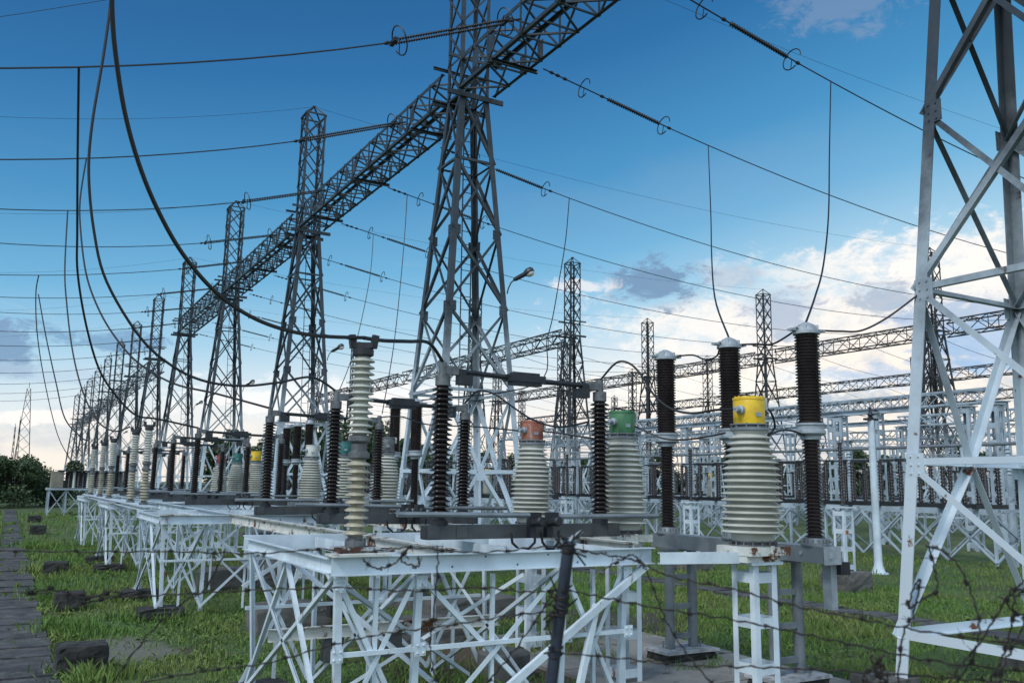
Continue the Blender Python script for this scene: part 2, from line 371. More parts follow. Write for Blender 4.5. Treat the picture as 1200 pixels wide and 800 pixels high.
# ---------------------------------------------------------------- disconnector switches (base beam, two brown posts, arm)
XA, XB = 5.10, 7.75; ZD = 2.59
def disconnector(Y, label, group, far=False):
    t = thing('disconnector_switch', (XA, Y, 2.27), label, 'switch', group)
    b = MB(); b.chan((XA-.22, Y-.09, 2.37), (XB+.30, Y-.09, 2.37), .17, .19, .014, -1)
    for x in (XA-.12, XA+.3, XB-.3, XB+.16): b.box((x, Y-.098, 2.37), .16, .012, .15)
    b.build('base_beam', 'midgrey', t)
    b = MB(); b.box((XA-.225, Y, 2.37), .012, .18, .17); b.build('end_cap', 'dkgrey', t)
    for x, s, h in ((XA, 1, 4.50), (XB, -1, 4.44)):
        c = V((x, Y, 0))
        b = MB(); b.lathe(sheds(2.62, h-.16, 25, .085, .152, .080, .146), c, 12 if far else 22); ins = b.build('post_porcelain', 'brown', t, True, 60)
        b = MB(); b.lathe([(.12, 2.465), (.12, 2.52), (.08, 2.54), (.08, 2.60), (.105, 2.605), (.105, 2.63)], c, 12); b.build('bearing', 'dkgrey', ins, True)
        b = MB(); b.lathe([(.09, h-.16), (.105, h-.15), (.105, h-.01), (.06, h), (.055, h+.17), (.03, h+.18)], c, 12)
        b.box((x+s*.10, Y, h+.07), .24, .10, .12); b.build('terminal_head', 'cap', ins, True)
        b = MB(); b.box((x+s*.33, Y, h-.05), .20, .15, .14); b.box((x+s*.28, Y, h+.05), .12, .10, .06); b.build('counterweight', 'dkgrey', t)
    b = MB(); b.tube([(XA+.2, Y, 4.57), (6.35, Y, 4.53)], .038, 8); b.build('blade_arm', 'dkgrey', t, True)
    b = MB(); b.tube([(6.5, Y, 4.52), (XB-.2, Y, 4.51)], .038, 8); b.build('blade_arm', 'dkgrey', t, True)
    b = MB(); b.box((6.42, Y, 4.535), .62, .17, .10); b.box((6.42, Y, 4.60), .44, .12, .05); b.box((6.42, Y, 4.46), .50, .14, .05); b.build('contact_jaw', 'dkgrey', t)
    # drive pipes with their couplings and looped earthing straps
    for pq in (((XA-.75, Y-.34, 2.62), (6.30, Y-.36, 2.60)), ((6.72, Y-.36, 2.58), (8.55, Y-.36, 2.58))):
        b = MB(); b.tube(pq, .036, 8); b.build('drive_pipe', 'grey', t, True)
    for x in (6.40, 6.68):
        b = MB(); b.box((x, Y-.34, 2.56), .13, .16, .16); b.lathe([(.05, -.16), (.07, -.14), (.07, .12)], (x, Y-.38, 2.52), 10, V((0, 1, 0))); b.box((x, Y-.25, 2.42), .10, .10, .26)
        b.build('drive_coupling', 'dkgrey', t, True)
    for x, w in ((6.32, .20), (6.76, .15)):
        b = MB(); b.tube([(x-w+.34*0, Y-.17, 2.36), (x-w*.95, Y-.2, 2.22), (x-w*.4, Y-.2, 2.13), (x+w*.3, Y-.2, 2.13), (x+w*.85, Y-.2, 2.22), (x+w*.9, Y-.19, 2.38)], .018, 6)
        b.build('earthing_strap', 'black', t, True)
    return t
DS = [10.88, 15.48, 20.09]
d0 = disconnector(DS[0], 'nearest disconnector switch, its two brown ribbed posts joined by a dark arm', 'disconnector switches on the white frames')
dl = ['brown disconnector switch just behind the nearest one, ahead of the big lattice tower', 'third brown disconnector switch counted from the nearest frame', 'brown disconnector switch starting the middle set on the left frames', 'brown disconnector switch in the centre of the middle set on the left frames',
      'brown disconnector switch ending the middle set on the left frames']
for k, y in enumerate((DS[1], DS[2], 29.0, 33.6, 38.2)): o = copy_tree(d0, (XA, y, 2.27), dl[k]); o.rotation_euler.y = (.006, -.007, .004, -.005, .008)[k]; o.rotation_euler.x = (-.005, .006, .007, -.006, .003)[k]
for y in (47.5, 52.1): copy_tree(d0, (XA, y, 2.27), 'tiny far brown disconnector switch at the distant end of the left frames', 'farthest disconnector switches of the left row')

# ---------------------------------------------------------------- white support frames
def lattice_face(mb, a, b, c, d, w, u, v, horiz=True):   # a,b bottom, c,d top corners; X brace
    mb.ell(a, d, w, .012, u, v); mb.ell(b, c, w, .012, u*-1, v)
def support_frame(Y, D, label, group, near=False, x0=3.05, x1=8.1):
    t = thing('support_frame', (x0, Y, 0), label, 'steel frame', group)
    zt = 2.25; m = 'white'; ux, uy, uz = V((1, 0, 0)), V((0, 1, 0)), V((0, 0, 1))
    for y, s in ((Y, 1), (Y+D, -1)):
        b = MB(); b.chan((x0-.05, y, zt-.10), (x1-.9 if y == Y else x1, y, zt-.10), .09, .20, .012, s); b.build('cross_beam', m, t)
    for x, s in ((x0, -1), (x0+.95, 1), (5.6, 1), (x1-1.2, 1)):
        b = MB(); b.chan((x, Y+.1, zt-.11), (x, Y+D-.1, zt-.11), .07, .16, .010, s); b.build('side_beam', m, t)
    # feet: each leg a pair of angle irons
    xs = (x0+.02, x0+.95, 5.9, x1-1.3)
    for x in xs:
        for y, s in ((Y+.05, 1), (Y+D-.05, -1)):
            b = MB(); top = V((x, y, zt-.2)); ft = V((x+(.10 if x < 4 else 0), y+s*.12, .12))
            b.ell(ft, top, .075, .009, ux, uy*s); b.build('leg', m, t)
    # side lattice towards the path
    b = MB()
    for x in xs[:3]:
        a, c = V((x, Y+.14, .16)), V((x, Y+D-.14, .16)); e, g = V((x, Y+.08, zt-.22)), V((x, Y+D-.08, zt-.22))
        b.ell(a, g, .05, .007, ux, uz); b.ell(c, e, .05, .007, ux, uz)
        if x < 4:
            mid = (a+g)/2; b.bar(V((x+.02, Y+D*.5, zt-.22)), a+V((.02, 0, 0)), .05); b.bar(V((x+.02, Y+D*.5, zt-.22)), c+V((.02, 0, 0)), .05)
    b.build_each('side_lattice', m, t)
    for y in (Y+.02, Y+D-.02):
        b = MB()
        for i in range(3):
            p0, p1 = xs[i], xs[i+1]
            b.ell(V((p0, y, .2)), V((p1, y, zt-.25)), .055, .007, uz, uy); b.ell(V((p1, y+.02, .2)), V((p0, y+.02, zt-.25)), .055, .007, uz, uy)
            b.bar((p0, y, 1.25), (p1, y, 1.25), .05, .045); b.bar(((p0+p1)/2, y+.05, .15), ((p0+p1)/2, y+.05, zt-.25), .045)
        b.build('front_lattice' if y < Y+.5 else 'rear_lattice', m, t)
    b = MB(); b.chan((x1-1.0, Y-.06, zt-.22), (4.9, Y-.06, .62), .06, .085, .009, 1); b.build('prop', m, t)
    b = MB(); b.bar((x1-1.75, Y-.01, 1.60), (x1-2.15, Y-.01, .1), .07); b.build('prop', m, t)
    b = MB(); b.box((x0+.25, Y+.05, zt+.006), .62, .30, .024); b.build('corner_plate', 'whiterust', t)
    if near:
        for x in xs:
            for z in (zt-.30, 1.25, .30):
                b = MB(); b.box((x+.03, Y-.008, z), .13, .010, .14)
                for dx in (-.035, .035):
                    for dz in (-.04, .04): b.lathe([(.013, 0), (.013, .014), (.006, .018)], (x+.03+dx, Y-.013, z+dz), 6, V((0, -1, 0)))
                b.build('gusset_plate', m, t)
        for k in range(9):
            b = MB(); b.lathe([(.014, 0), (.014, .014), (.007, .018)], (x0+.5+.42*k, Y, zt-.10+(.05 if k % 2 else -.05)), 6, V((0, -1, 0))); b.build('bolt', 'cap', t)
        b = MB(); b.bar((x0+.2, Y+.25, 1.9), (5.6, Y+1.9, .5), .045); b.bar((5.5, Y+.3, 1.95), (x0+.9, Y+2.2, .4), .045); b.bar((x0+.1, Y+2., zt-.2), (x0+1.9, Y+.2, .3), .045); b.build_each('inner_brace', m, t)
        b = MB(); b.chan((x0+.1, Y+2.9, 1.02), (6.6, Y+2.9, 1.02), .07, .16, .010, 1); b.build('low_tie', 'whiterust', t)
        for x in (4.05, 4.9): b = MB(); b.box((x, Y+2.95, .78), .26, .2, .32); b.build('junction_box', 'midgrey', t)
    return t
grpF = 'white support frames along the path'
f0 = support_frame(9.0, 3.9, 'nearest white lattice support frame, carrying the grey post on its rusty corner', grpF, True)
f1 = support_frame(21.0, 3.9, 'second white lattice support frame from the camera, on black foundation blocks', grpF)
for y, l in ((32.3, 'third white lattice support frame from the camera beside the grass strip'), (43.8, 'fourth white support frame, small and partly hidden behind the third')):
    copy_tree(f1, (3.05, y, 0), l)
# rails along the row
for x, y0, y1, m, l in ((4.56, 9.3, 20.9, 'whiterust', 'peeling rusty white beam running back from the nearest frame, left of the pair'), (7.40, 9.6, 20.9, 'whiterust', 'peeling rusty white beam running back from the nearest frame, right of the pair'),
                     (4.56, 21.1, 53., 'white', 'long white beam joining the far frames under the left posts'), (7.40, 21.1, 53., 'white', 'long white beam joining the far frames under the right posts'), (3.33, 24.9, 47., 'white', 'broad white edge beam under the row of beige post insulators')):
    b = MB(); w = .34 if x < 4 else .15
    b.ibeam((x, y0, 2.262 if x > 4 else 2.27), (x, y1, 2.262 if x > 4 else 2.27), w, .016 if 0 else (.02 if x > 4 else .12), .006 if x > 4 else .02)
    if x > 4: b.ibeam((x, y0+.01, 2.16), (x, y1, 2.16), .12, .185, .014)
    b.thing('steel_beam', m, l, 'beam')
# cable between frame and CT pedestal: short white beam
b = MB(); b.chan((7.15, 8.75, 2.13), (8.28, 8.45, 2.13), .08, .14, .012, -1); b.thing('link_beam', 'white', 'short clean white beam between the nearest frame and the yellow-topped transformer', 'beam')

# foundations
def plinth(x, y, sx, sy, h, m, l, g=None, top=None, rz=0.):
    b = MB(); n = 5; J = .018; vid = {}
    def vert(i, j, k):
        key = (i, j, k)
        if key not in vid:
            e = sum(1 for q in (i, j, k) if q in (0, n)); f = .93 if e == 3 else .965 if e == 2 else 1.
            px, py, pz = (i/n-.5)*sx*f, (j/n-.5)*sy*f, (k/n)*h*(1 if k < n else f if e > 1 else 1)
            vid[key] = len(b.v); jj = J*(2. if e == 3 else 1.)
            b.v.append((x+px*math.cos(rz)-py*math.sin(rz)+random.uniform(-jj, jj), y+px*math.sin(rz)+py*math.cos(rz)+random.uniform(-jj, jj), pz+(random.uniform(-jj, jj*.6) if k else -.02)))
        return vid[key]
    for i in range(n):
        for j in range(n):
            b.f.append((vert(i, j, n), vert(i+1, j, n), vert(i+1, j+1, n), vert(i, j+1, n)))
            b.f += [(vert(i, 0, j), vert(i+1, 0, j), vert(i+1, 0, j+1), vert(i, 0, j+1)), (vert(i+1, n, j), vert(i, n, j), vert(i, n, j+1), vert(i+1, n, j+1)),
                    (vert(0, i+1, j), vert(0, i, j), vert(0, i, j+1), vert(0, i+1, j+1)), (vert(n, i, j), vert(n, i+1, j), vert(n, i+1, j+1), vert(n, i, j+1))]
    if top is None:
        return b.thing('concrete_block', m, l, 'block', g, origin=(x, y, 0))
    t = thing('concrete_plinth', (x, y, 0), l, 'plinth', g); b.build('block', m, t)
    b = MB(); b.box((x, y, h+.02), sx+.04, sy+.04, .045, rz); b.build('painted_rim', top, t); return t
def bev(o, w=.02):
    md = o.modifiers.new('bevel', 'BEVEL'); md.width = w; md.segments = 2
gb = 'dark concrete blocks beside the path'
for px, py, sx, sy, h, l in ((95, 790, .74, .60, .44, 'largest dark mossy concrete block beside the path, nearest the camera'), (81, 716, .64, .6, .42, 'dark concrete block second nearest beside the path'), (65, 674, .72, .7, .42, 'dark concrete block third nearest beside the path'), (44, 626, .8, .7, .5, 'small dark concrete block fourth along the path edge'), (40, 612, .8, .7, .5, 'tiny far dark concrete block, last seen along the path edge')):
    p = atz(px, py, 0); plinth(p.x, p.y+.25, sx, sy, h, 'darkconc', l, gb, rz=random.uniform(-.1, .1))
gp2 = 'foundations under the white support frames'
FL = []
for y, n in ((9.0, 'nearest'), (21.0, 'second'), (32.3, 'third')):
    for s, dy in (('front', .2), ('rear', 3.7)):
        plinth(3.2, y+dy, .95, .66, .26, 'darkconc', 'low dark concrete foundation under the %s left leg of the %s white frame' % (s, n), gp2)
plinth(6.0, 9.6, .8, .8, .3, 'conc', 'square concrete foundation under the middle legs of the nearest frame', gp2)
plinth(6.9, 15.6, 1.7, .8, .55, 'conc', 'long grey concrete block lying behind the nearest frame', gp2)
plinth(5.2, 18.2, 1.5, 1.0, .6, 'conc', 'grey concrete block half hidden under the rusty beams', gp2)
plinth(9.4, 18.3, 2.2, 1.0, .5, 'conc', 'long grey concrete block beyond the brown dirt patch', gp2)
plinth(6.2, 26.2, 2.6, 1.0, .6, 'conc', 'broad grey concrete block behind the second frame', gp2)
for px, py, r, h, l in ((590, 795, .42, .42, 'round concrete footing on the dirt behind the leaning fence post'), (478, 712, .5, .5, 'round concrete footing farther back under the frame lattice')):
    p = atz(px, py, 0); b = MB(); b.lathe([(r, 0), (r, h-.02), (r-.03, h)], p, 18); b.thing('round_footing', 'conc', l, 'footing', None, True)
b = MB(); b.box((5.0, 14.6, 1.02), .30, .22, .44); b.box((5.0, 14.47, 1.06), .24, .03, .3)
t = thing('control_box', (5.0, 14.6, 0), 'small dark control box on a post under the rusty beams', 'control box'); ORG[t] = V((5, 14.6, 0))
b.build('cabinet', 'dkgrey', t); b = MB(); b.bar((5, 14.6, 0), (5, 14.6, .8), .07); b.build('stand', 'whiterust', t)
b = MB(); b.box((7.1, 26.5, 1.0), 1.2, .6, 1.1); b.box((7.1, 26.5, 1.58), 1.3, .7, .06); b.box((7.1, 26.19, 1.0), 1.0, .03, .9); b.box((7.1, 26.5, .22), 1.1, .5, .44)
b.thing('switch_cabinet', 'grey', 'bluish grey steel cabinet standing behind the second white frame', 'cabinet')

# ---------------------------------------------------------------- current transformers
def ladder_pedestal(x, y, h, label, group='white ladder-like pedestals', w=.40, m='white', name='lattice_pedestal'):
    t = thing(name, (x, y, 0), label, 'pedestal', group)
    for sx in (-1, 1):
        for sy in (-1, 1):
            b = MB(); b.ell((x+sx*w/2, y+sy*w/2, .06), (x+sx*w/2, y+sy*w/2, h-.03), .085, .01, V((-sx, 0, 0)), V((0, -sy, 0))); b.build('leg', m, t)
    b = MB(); n = max(2, int(h/.48)); z = .12
    for i in range(n):
        z = .14+(h-.4)*i/(n-1)*1.0
        for s in (-1, 1):
            b.box((x, y+s*(w/2-.004), z+.06), w-.17, .008, .13); b.box((x+s*(w/2-.004), y, z+.06), .008, w-.17, .13)
    b.build_each('batten', m, t)
    b = MB(); b.box((x, y, h-.02), w+.12, w+.12, .035); b.box((x, y, .03), w+.2, w+.2, .06); b.build_each('end_plate', m, t)
    return t
XC = 8.545
def current_transformer(Y, mcan, label, group='grey ribbed current transformers with painted heads', seg=32):
    t = thing('current_transformer', (XC, Y, 2.1), label, 'transformer', group); c = V((XC, Y, 0))
    b = MB(); b.box((XC, Y, 2.215), .70, .62, .11); b.box((XC-.05, Y+.02, 2.12), .58, .50, .09); b.box((XC+.02, Y-.322, 2.205), .05, .02, .16)
    for dx, dy in ((-.22, -.316), (.20, -.316), (-.356, .1)): b.lathe([(.02, 0), (.02, .012)], (XC+dx, Y+dy, 2.215), 8, V((0, -1, 0)) if dy < -.2 else V((-1, 0, 0)))
    b.build('base_tank', 'whiterust', t)
    b = MB(); b.lathe([(.30, 2.27), (.30, 2.29), (.26, 2.295), (.26, 2.325)], c, seg)
    for k in range(16):
        a = k*math.pi/8; b.lathe([(.013, 2.27), (.013, 2.345)], (XC+.295*math.cos(a), Y+.295*math.sin(a), 0), 5)
    b.lathe([(.305, 2.328), (.305, 2.34)], c, seg); b.build('bolt_ring', 'cap', t, True)
    P = [(.275, 2.34), (.275, 2.42)]; n = 16; z0, z1 = 2.42, 3.72; p = (z1-z0)/n
    for i in range(n):
        k = (i+.5)/n
        rs = .405-.02*k if k < .55 else .394-.125*((k-.55)/.45)**1.25; rc = rs-.098+.02*k
        z = z0+p*i; P += [(rc, z+p*.08), (rs*.99, z+p*.26), (rs, z+p*.33), (rs*.98, z+p*.42), (rc+(rs-rc)*.3, z+p*.70), (rc, z+p*.95)]
    P += [(.225, 3.74), (.225, 3.76)]
    b = MB(); b.lathe(P, c, seg); b.build('porcelain', 'cream', t, True, 60)
    b = MB(); b.lathe([(.22, 3.755), (.255, 3.765), (.255, 3.80), (.20, 3.81), (.20, 3.83), (.255, 3.835), (.255, 3.85)], c, seg)
    for k in range(10):
        a = k*math.pi/5; b.lathe([(.014, 3.77), (.014, 3.86)], (XC+.235*math.cos(a), Y+.235*math.sin(a), 0), 5)
    b.build('neck_flange', 'grey', t, True)
    b = MB(); b.lathe([(.205, 3.85), (.208, 3.86), (.208, 4.195), (.20, 4.21)], c, seg); head = b.build('head_can', mcan, t, True)
    b = MB(); b.lathe([(.06, -.02), (.06, .04), (.035, .05), (.035, .13)], c+V((-.205, -.06, 4.03)), 12, V((-1, -.25, 0))); b.build('terminal', 'lightcap', head, True)
    b = MB(); b.box(c+V((.225, -.05, 4.13)), .045, .09, .16); b.build('level_gauge', 'paleyel', head)
    b = MB()
    for k in range(12): a = k*math.pi/6; b.lathe([(.012, 4.2), (.012, 4.222)], (XC+.178*math.cos(a), Y+.178*math.sin(a), 0), 5)
    b.lathe([(.214, 4.17), (.214, 4.2)], c, seg); b.build('lid_rim', mcan, head, True)
    b = MB(); b.box(c+V((-.04, -.211, 3.97)), .09, .006, .055); b.build('nameplate', 'lightcap', head)
    b = MB(); b.lathe([(.055, 4.21), (.055, 4.23), (.03, 4.24)], c+V((.06, 0, 0)), 10); b.tube([c+V((.15*math.cos(a)-.02, .15*math.sin(a)*.3, 4.21+.04*math.sin(a))) for a in (0, .8, 1.6, 2.4, 3.14)], .012, 5); b.build('lid_fitting', 'dkgrey', head, True)
    return t
ctd = [(8.56, 'yellow', 'grey ribbed transformer with a bright yellow head, nearest and largest'), (11.375, 'green', 'grey ribbed transformer with a green head, partly behind a brown post'), (14.19, 'red', 'grey ribbed transformer with a faded peeling red head'),
       (21.6, 'cap', 'grey ribbed transformer almost hidden behind slim brown posts left of the grey-blue tower legs'), (24.9, 'teal', 'grey ribbed transformer with teal head behind the nearest grey post'), (28.1, 'paleyel', 'grey ribbed transformer with a pale grey head'),
       (35.6, 'yellow', 'small far ribbed transformer with a yellow head on the left'), (38.9, 'teal', 'small far ribbed transformer with a teal head'), (42.3, 'crimson', 'small far ribbed transformer with a crimson head')]
for k, (y, mc, l) in enumerate(ctd):
    current_transformer(y, mc, l, seg=32 if k < 3 else 18)
    w = ['the yellow-headed nearest', 'the green-headed', 'the red-headed', 'the half hidden fourth', 'the nearer teal-headed', 'the pale-headed', 'the small far yellow-headed', 'the small far teal-headed', 'the small far crimson-headed'][k]
    ladder_pedestal(XC, y, 2.08, 'white ladder-like pedestal under %s transformer' % w)

# ---------------------------------------------------------------- live-tank circuit breakers
XK = 10.54
def breaker(Y, label, group, seg=24, frames=True):
    t = thing('circuit_breaker', (XK, Y, 0), label, 'circuit breaker', group)
    ys = [Y+1.689*k for k in range(3)]
    b = MB(); b.box((XK, Y+1.689, 2.06), .34, 3.95, .24); b.build('mounting_beam', 'grey', t)
    b = MB(); b.box((XK, Y-.31, 2.055), .36, .012, .26); b.box((XK-.05, Y-.322, 2.06), .07, .02, .09); b.lathe([(.03, 0), (.03, .02)], (XK-.174, Y+.12, 2.07), 10, V((-1, 0, 0))); b.build_each('end_plate', 'lightcap', t)
    for y in ys:
        c = V((XK, y, 0))
        b = MB(); b.lathe([(.21, 2.18), (.21, 2.205), (.17, 2.22), (.15, 2.29), (.155, 2.30)], c, seg)
        for k in range(12): b.lathe([(.016, 2.2), (.016, 2.28)], (XK+.18*math.cos(k*.5236), y+.18*math.sin(k*.5236), 0), 5)
        b.build('base_flange', 'grey', t, True)
        b = MB(); b.lathe(sheds(2.30, 3.74, 27, .098, .142), c, seg); b.build('support_porcelain', 'brown2', t, True, 60)
        b = MB(); b.lathe([(.12, 3.74), (.15, 3.75), (.15, 3.80), (.20, 3.82), (.225, 3.84), (.225, 3.88), (.20, 3.90), (.20, 3.96), (.22, 3.965), (.22, 3.99), (.17, 4.0)], c, seg); b.box((XK-.2, y+.02, 3.86), .16, .12, .06); b.build('joint_flange', 'lightcap', t, True)
        b = MB(); b.lathe(sheds(4.0, 5.36, 28, .155, .192, .150, .188), c, seg); b.build('interrupter_porcelain', 'brown2', t, True, 60)
        b = MB(); b.lathe([(.16, 5.36), (.205, 5.37), (.205, 5.41), (.175, 5.42), (.165, 5.47), (.12, 5.52), (.06, 5.55), (.04, 5.56)], c, seg)
        b.box((XK-.21, y+.06, 5.435), .18, .10, .035); b.box((XK+.21, y-.06, 5.435), .18, .10, .035)
        for k in range(4): b.box((XK+.15*math.cos(k*1.571+.6), y+.15*math.sin(k*1.571+.6), 5.46), .06, .06, .09, k*1.571+.6)
        b.build('head_cap', 'lightcap', t, True)
    if frames:
        for y in (Y+.62, Y+3.05):
            for x in (XK-.26, XK+.26):
                b = MB(); b.tube([(x, y, .2), (x, y, 1.94)], .085, 14); b.build('leg', 'grey', t, True)
            b = MB()
            for z in (.45, .95, 1.45): b.box((XK, y-.02, z), .38, .05, .09)
            b.box((XK, y, 1.92), .8, .3, .04); b.box((XK, y, .215), .75, .3, .03)
            for sx in (-.42, .42):
                for dy in (-.1, .1): b.lathe([(.018, .2), (.018, .36)], (XK+sx*.8, y+dy, 0), 6)
            b.build_each('cross_tie', 'grey', t)
        b = MB(); b.box((XK+.14, Y-.12, 1.60), .12, .16, .66); b.build('drive_cover', 'lightcap', t); bev(bpy.data.objects[-1], .03) if 0 else None
        b = MB(); b.box((XK+.30, Y-.2, 1.86), .2, .16, .18); b.build('drive_box', 'dkgrey', t)
    return t
breaker(9.293, 'three tall dark ribbed breaker columns with pale caps on a grey beam', 'dark ribbed circuit breakers')
for y, w in ((9.293+.62, 'near'), (9.293+3.05, 'far')): plinth(XK, y, 1.12, .62, .20, 'darkconc', 'dark concrete plinth with whitewashed rim under the %s breaker legs' % w, 'whitewashed plinths', 'limewash')
k1 = breaker(22.6, 'dark breaker columns with pale caps between the white legs of the main tower', 'dark ribbed circuit breakers', 14)
copy_tree(k1, (XK, 35.2, 0), 'small dark breaker columns beside the far pale-headed transformer')

# ---------------------------------------------------------------- lattice gantry towers and girders
TXA, TY0, TS, ZP, ZG = 13.71, 7.26, 20.43, 24.94, 17.25
LEV = (0.02, .80, 3.40, 6.15, 9.10, 11.9, 14.6, 17.2)
def hw(z): return 1.83+(.58-1.83)*min(z, 17.2)/17.2 if z < 17.2 else .58
def tower(loc, label, group, near, wt='tower_graded', lamp=False, ladder=True):
    X, Y = loc; t = thing('lattice_tower', (X, Y, 0), label, 'tower', group)
    P = lambda sx, sy, z: V((X+sx*hw(z), Y+sy*hw(z), z))
    ux, uy, uz = V((1, 0, 0)), V((0, 1, 0)), V((0, 0, 1))
    cs = [(-1, -1), (1, -1), (1, 1), (-1, 1)]
    lw = .20
    for sx, sy in cs:
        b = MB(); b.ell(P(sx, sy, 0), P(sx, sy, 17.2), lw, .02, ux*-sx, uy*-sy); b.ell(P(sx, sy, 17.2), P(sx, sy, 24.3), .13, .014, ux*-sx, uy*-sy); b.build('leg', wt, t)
    def emit(lst):
        if near:
            for (p, q, w, nu, nv) in lst:
                b = MB(); b.ell(p, q, w, .012, nu, nv); b.build('brace', wt, t)
        else:
            b = MB()
            for (p, q, w, nu, nv) in lst: b.bar(p, q, w*.8, w*.8)
            b.build('bracing', wt, t)
    L = []
    for i in range(4):
        (ax, ay), (bx, by) = cs[i], cs[(i+1) % 4]
        inn = V((-(ax+bx)/2, -(ay+by)/2, 0)).normalized()
        for j in range(len(LEV)-1):
            z0, z1 = LEV[j], LEV[j+1]; a0, b0, a1, b1 = P(ax, ay, z0), P(bx, by, z0), P(ax, ay, z1), P(bx, by, z1)
            if j == 0: L.append((a1, b1, .14, uz, inn)); continue
            if not ladder and i == 3 and j in (1, 2):
                L += [(a1, b0, .10, uz, inn), (a1, b1, .10, uz, inn)]; continue
            if j == 1:
                mid = (a1+b1)/2; L += [(a0, mid, .12, uz, inn), (b0, mid, .12, uz, inn), (a1, b1, .12, uz, inn)]; continue
            if j == 2:
                mid = (a0+b0)/2; L += [(mid, a1, .12, uz, inn), (mid, b1, .12, uz, inn), (a1, b1, .10, uz, inn)]; continue
            L += [(a0, b1, .095, uz, inn), (b0+inn*.03, a1+inn*.03, .095, uz, inn)]
            if j >= 5: L.append((a1, b1, .09, uz, inn))
    emit(L)
    b = MB(); zz = [17.2+(24.3-17.2)*k/5 for k in range(6)]
    for i in range(4):
        (ax, ay), (bx, by) = cs[i], cs[(i+1) % 4]
        for k in range(5):
            b.bar(P(ax, ay, zz[k]), P(bx, by, zz[k+1]), .06); b.bar(P(bx, by, zz[k]), P(ax, ay, zz[k+1]), .06)
        b.bar(P(ax, ay, 24.3), P(bx, by, 24.3), .08)
        b.bar(P(ax, ay, 24.3), V((X, Y, ZP)), .07)
    b.box((X, Y, ZP), .2, .2, .05); b.build('peak_lattice', wt, t)
    if near:
        b = MB()
        for i in range(4 if ladder else 3):
            (ax, ay), (bx, by) = cs[i], cs[(i+1) % 4]
            m = (P(ax, ay, 3.4)+P(bx, by, 3.4))/2
            if ax == bx: b.box(m, .02, .26, .5)
            else: b.box(m, .26, .02, .5)
        b.build_each('gusset_plate', wt, t)
    if near:
        for sx, sy in cs:
            for z in LEV[2:6]:
                c = P(sx, sy, z); b = MB()
                b.box(c+V((-sx*.17, sy*.008, 0)), .30, .014, .36); b.box(c+V((sx*.008, -sy*.17, 0)), .014, .30, .36)
                for k in range(6):
                    dz = -.13+.13*(k//2); q = .10+.13*(k % 2)
                    b.lathe([(.017, 0), (.017, .02)], c+V((-sx*q, sy*.015, dz)), 6, V((0, sy, 0))); b.lathe([(.017, 0), (.017, .02)], c+V((sx*.015, -sy*q, dz)), 6, V((sx, 0, 0)))
                b.build('joint_plate', wt, t)
    # cap beams that the girder rests on
    b = MB()
    for s in (-1, 1): b.chan((X-1.15, Y+s*.68, 17.14), (X+1.15, Y+s*.68, 17.14), .08, .18, .012, s); b.chan((X-1.15, Y+s*.68, 18.55), (X+1.15, Y+s*.68, 18.55), .06, .12, .012, s)
    b.build_each('seat_beam', wt, t)
    # ladder up the far right corner
    if ladder: b = MB(); top, bot = P(.55, 1, 16.9), P(.55, 1, .6)
    if ladder:
        for dx in (-.2, .2): b.bar(bot+V((dx, -.06, 0)), top+V((dx, -.06, 0)), .05, .03)
        for k in range(34):
            f = k/33; q = bot.lerp(top, f)+V((0, -.06, 0)); b.bar(q-V((.2, 0, 0)), q+V((.2, 0, 0)), .025)
        b.build('ladder', wt, t)
    b = MB()
    for sx, sy in cs: b.box((X+sx*1.92, Y+sy*1.92, .12), .7, .7, .25)
    b.build_each('footing', 'conc', t)
    if lamp:
        b = MB(); p = P(1, -1, 9.75)+V((.04, -.04, 0)); b.tube([p, p+V((.02, -.06, .2)), p+V((.08, -.14, .4)), p+V((.2, -.26, .52))], .025, 8); arm = b.build('lamp_arm', 'lamp', t, True)
        d = V((.62, -.62, .42)).normalized(); e = p+V((.2, -.26, .52))
        b = MB(); b.lathe([(.04, -.1), (.08, 0), (.085, .36), (.13, .42), (.155, .52), (.14, .66), (.07, .72)], e, 16, d); h = b.build('lamp_head', 'lamp', arm, True, 60)
        b = MB(); b.lathe([(.03, .38), (.11, .44), (.138, .54), (.12, .65), (.05, .70)], e+V((.022, -.022, -.045)), 16, d); b.build('lamp_glass', 'lens', h, True, 60)
    return t
gT = 'lattice towers of the main gantry row'
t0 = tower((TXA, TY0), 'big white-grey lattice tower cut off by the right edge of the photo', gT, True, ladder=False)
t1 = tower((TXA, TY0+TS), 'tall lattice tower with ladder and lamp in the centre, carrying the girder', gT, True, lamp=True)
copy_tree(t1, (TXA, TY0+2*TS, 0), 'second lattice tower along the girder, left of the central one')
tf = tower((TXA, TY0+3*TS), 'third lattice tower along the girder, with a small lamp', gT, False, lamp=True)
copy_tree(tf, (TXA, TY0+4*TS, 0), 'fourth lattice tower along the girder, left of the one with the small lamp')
for k in range(5, 13): copy_tree(tf, (TXA, TY0+k*TS, 0), 'far lattice tower in the dense row where the girder shrinks away left', 'distant towers of the main gantry row')

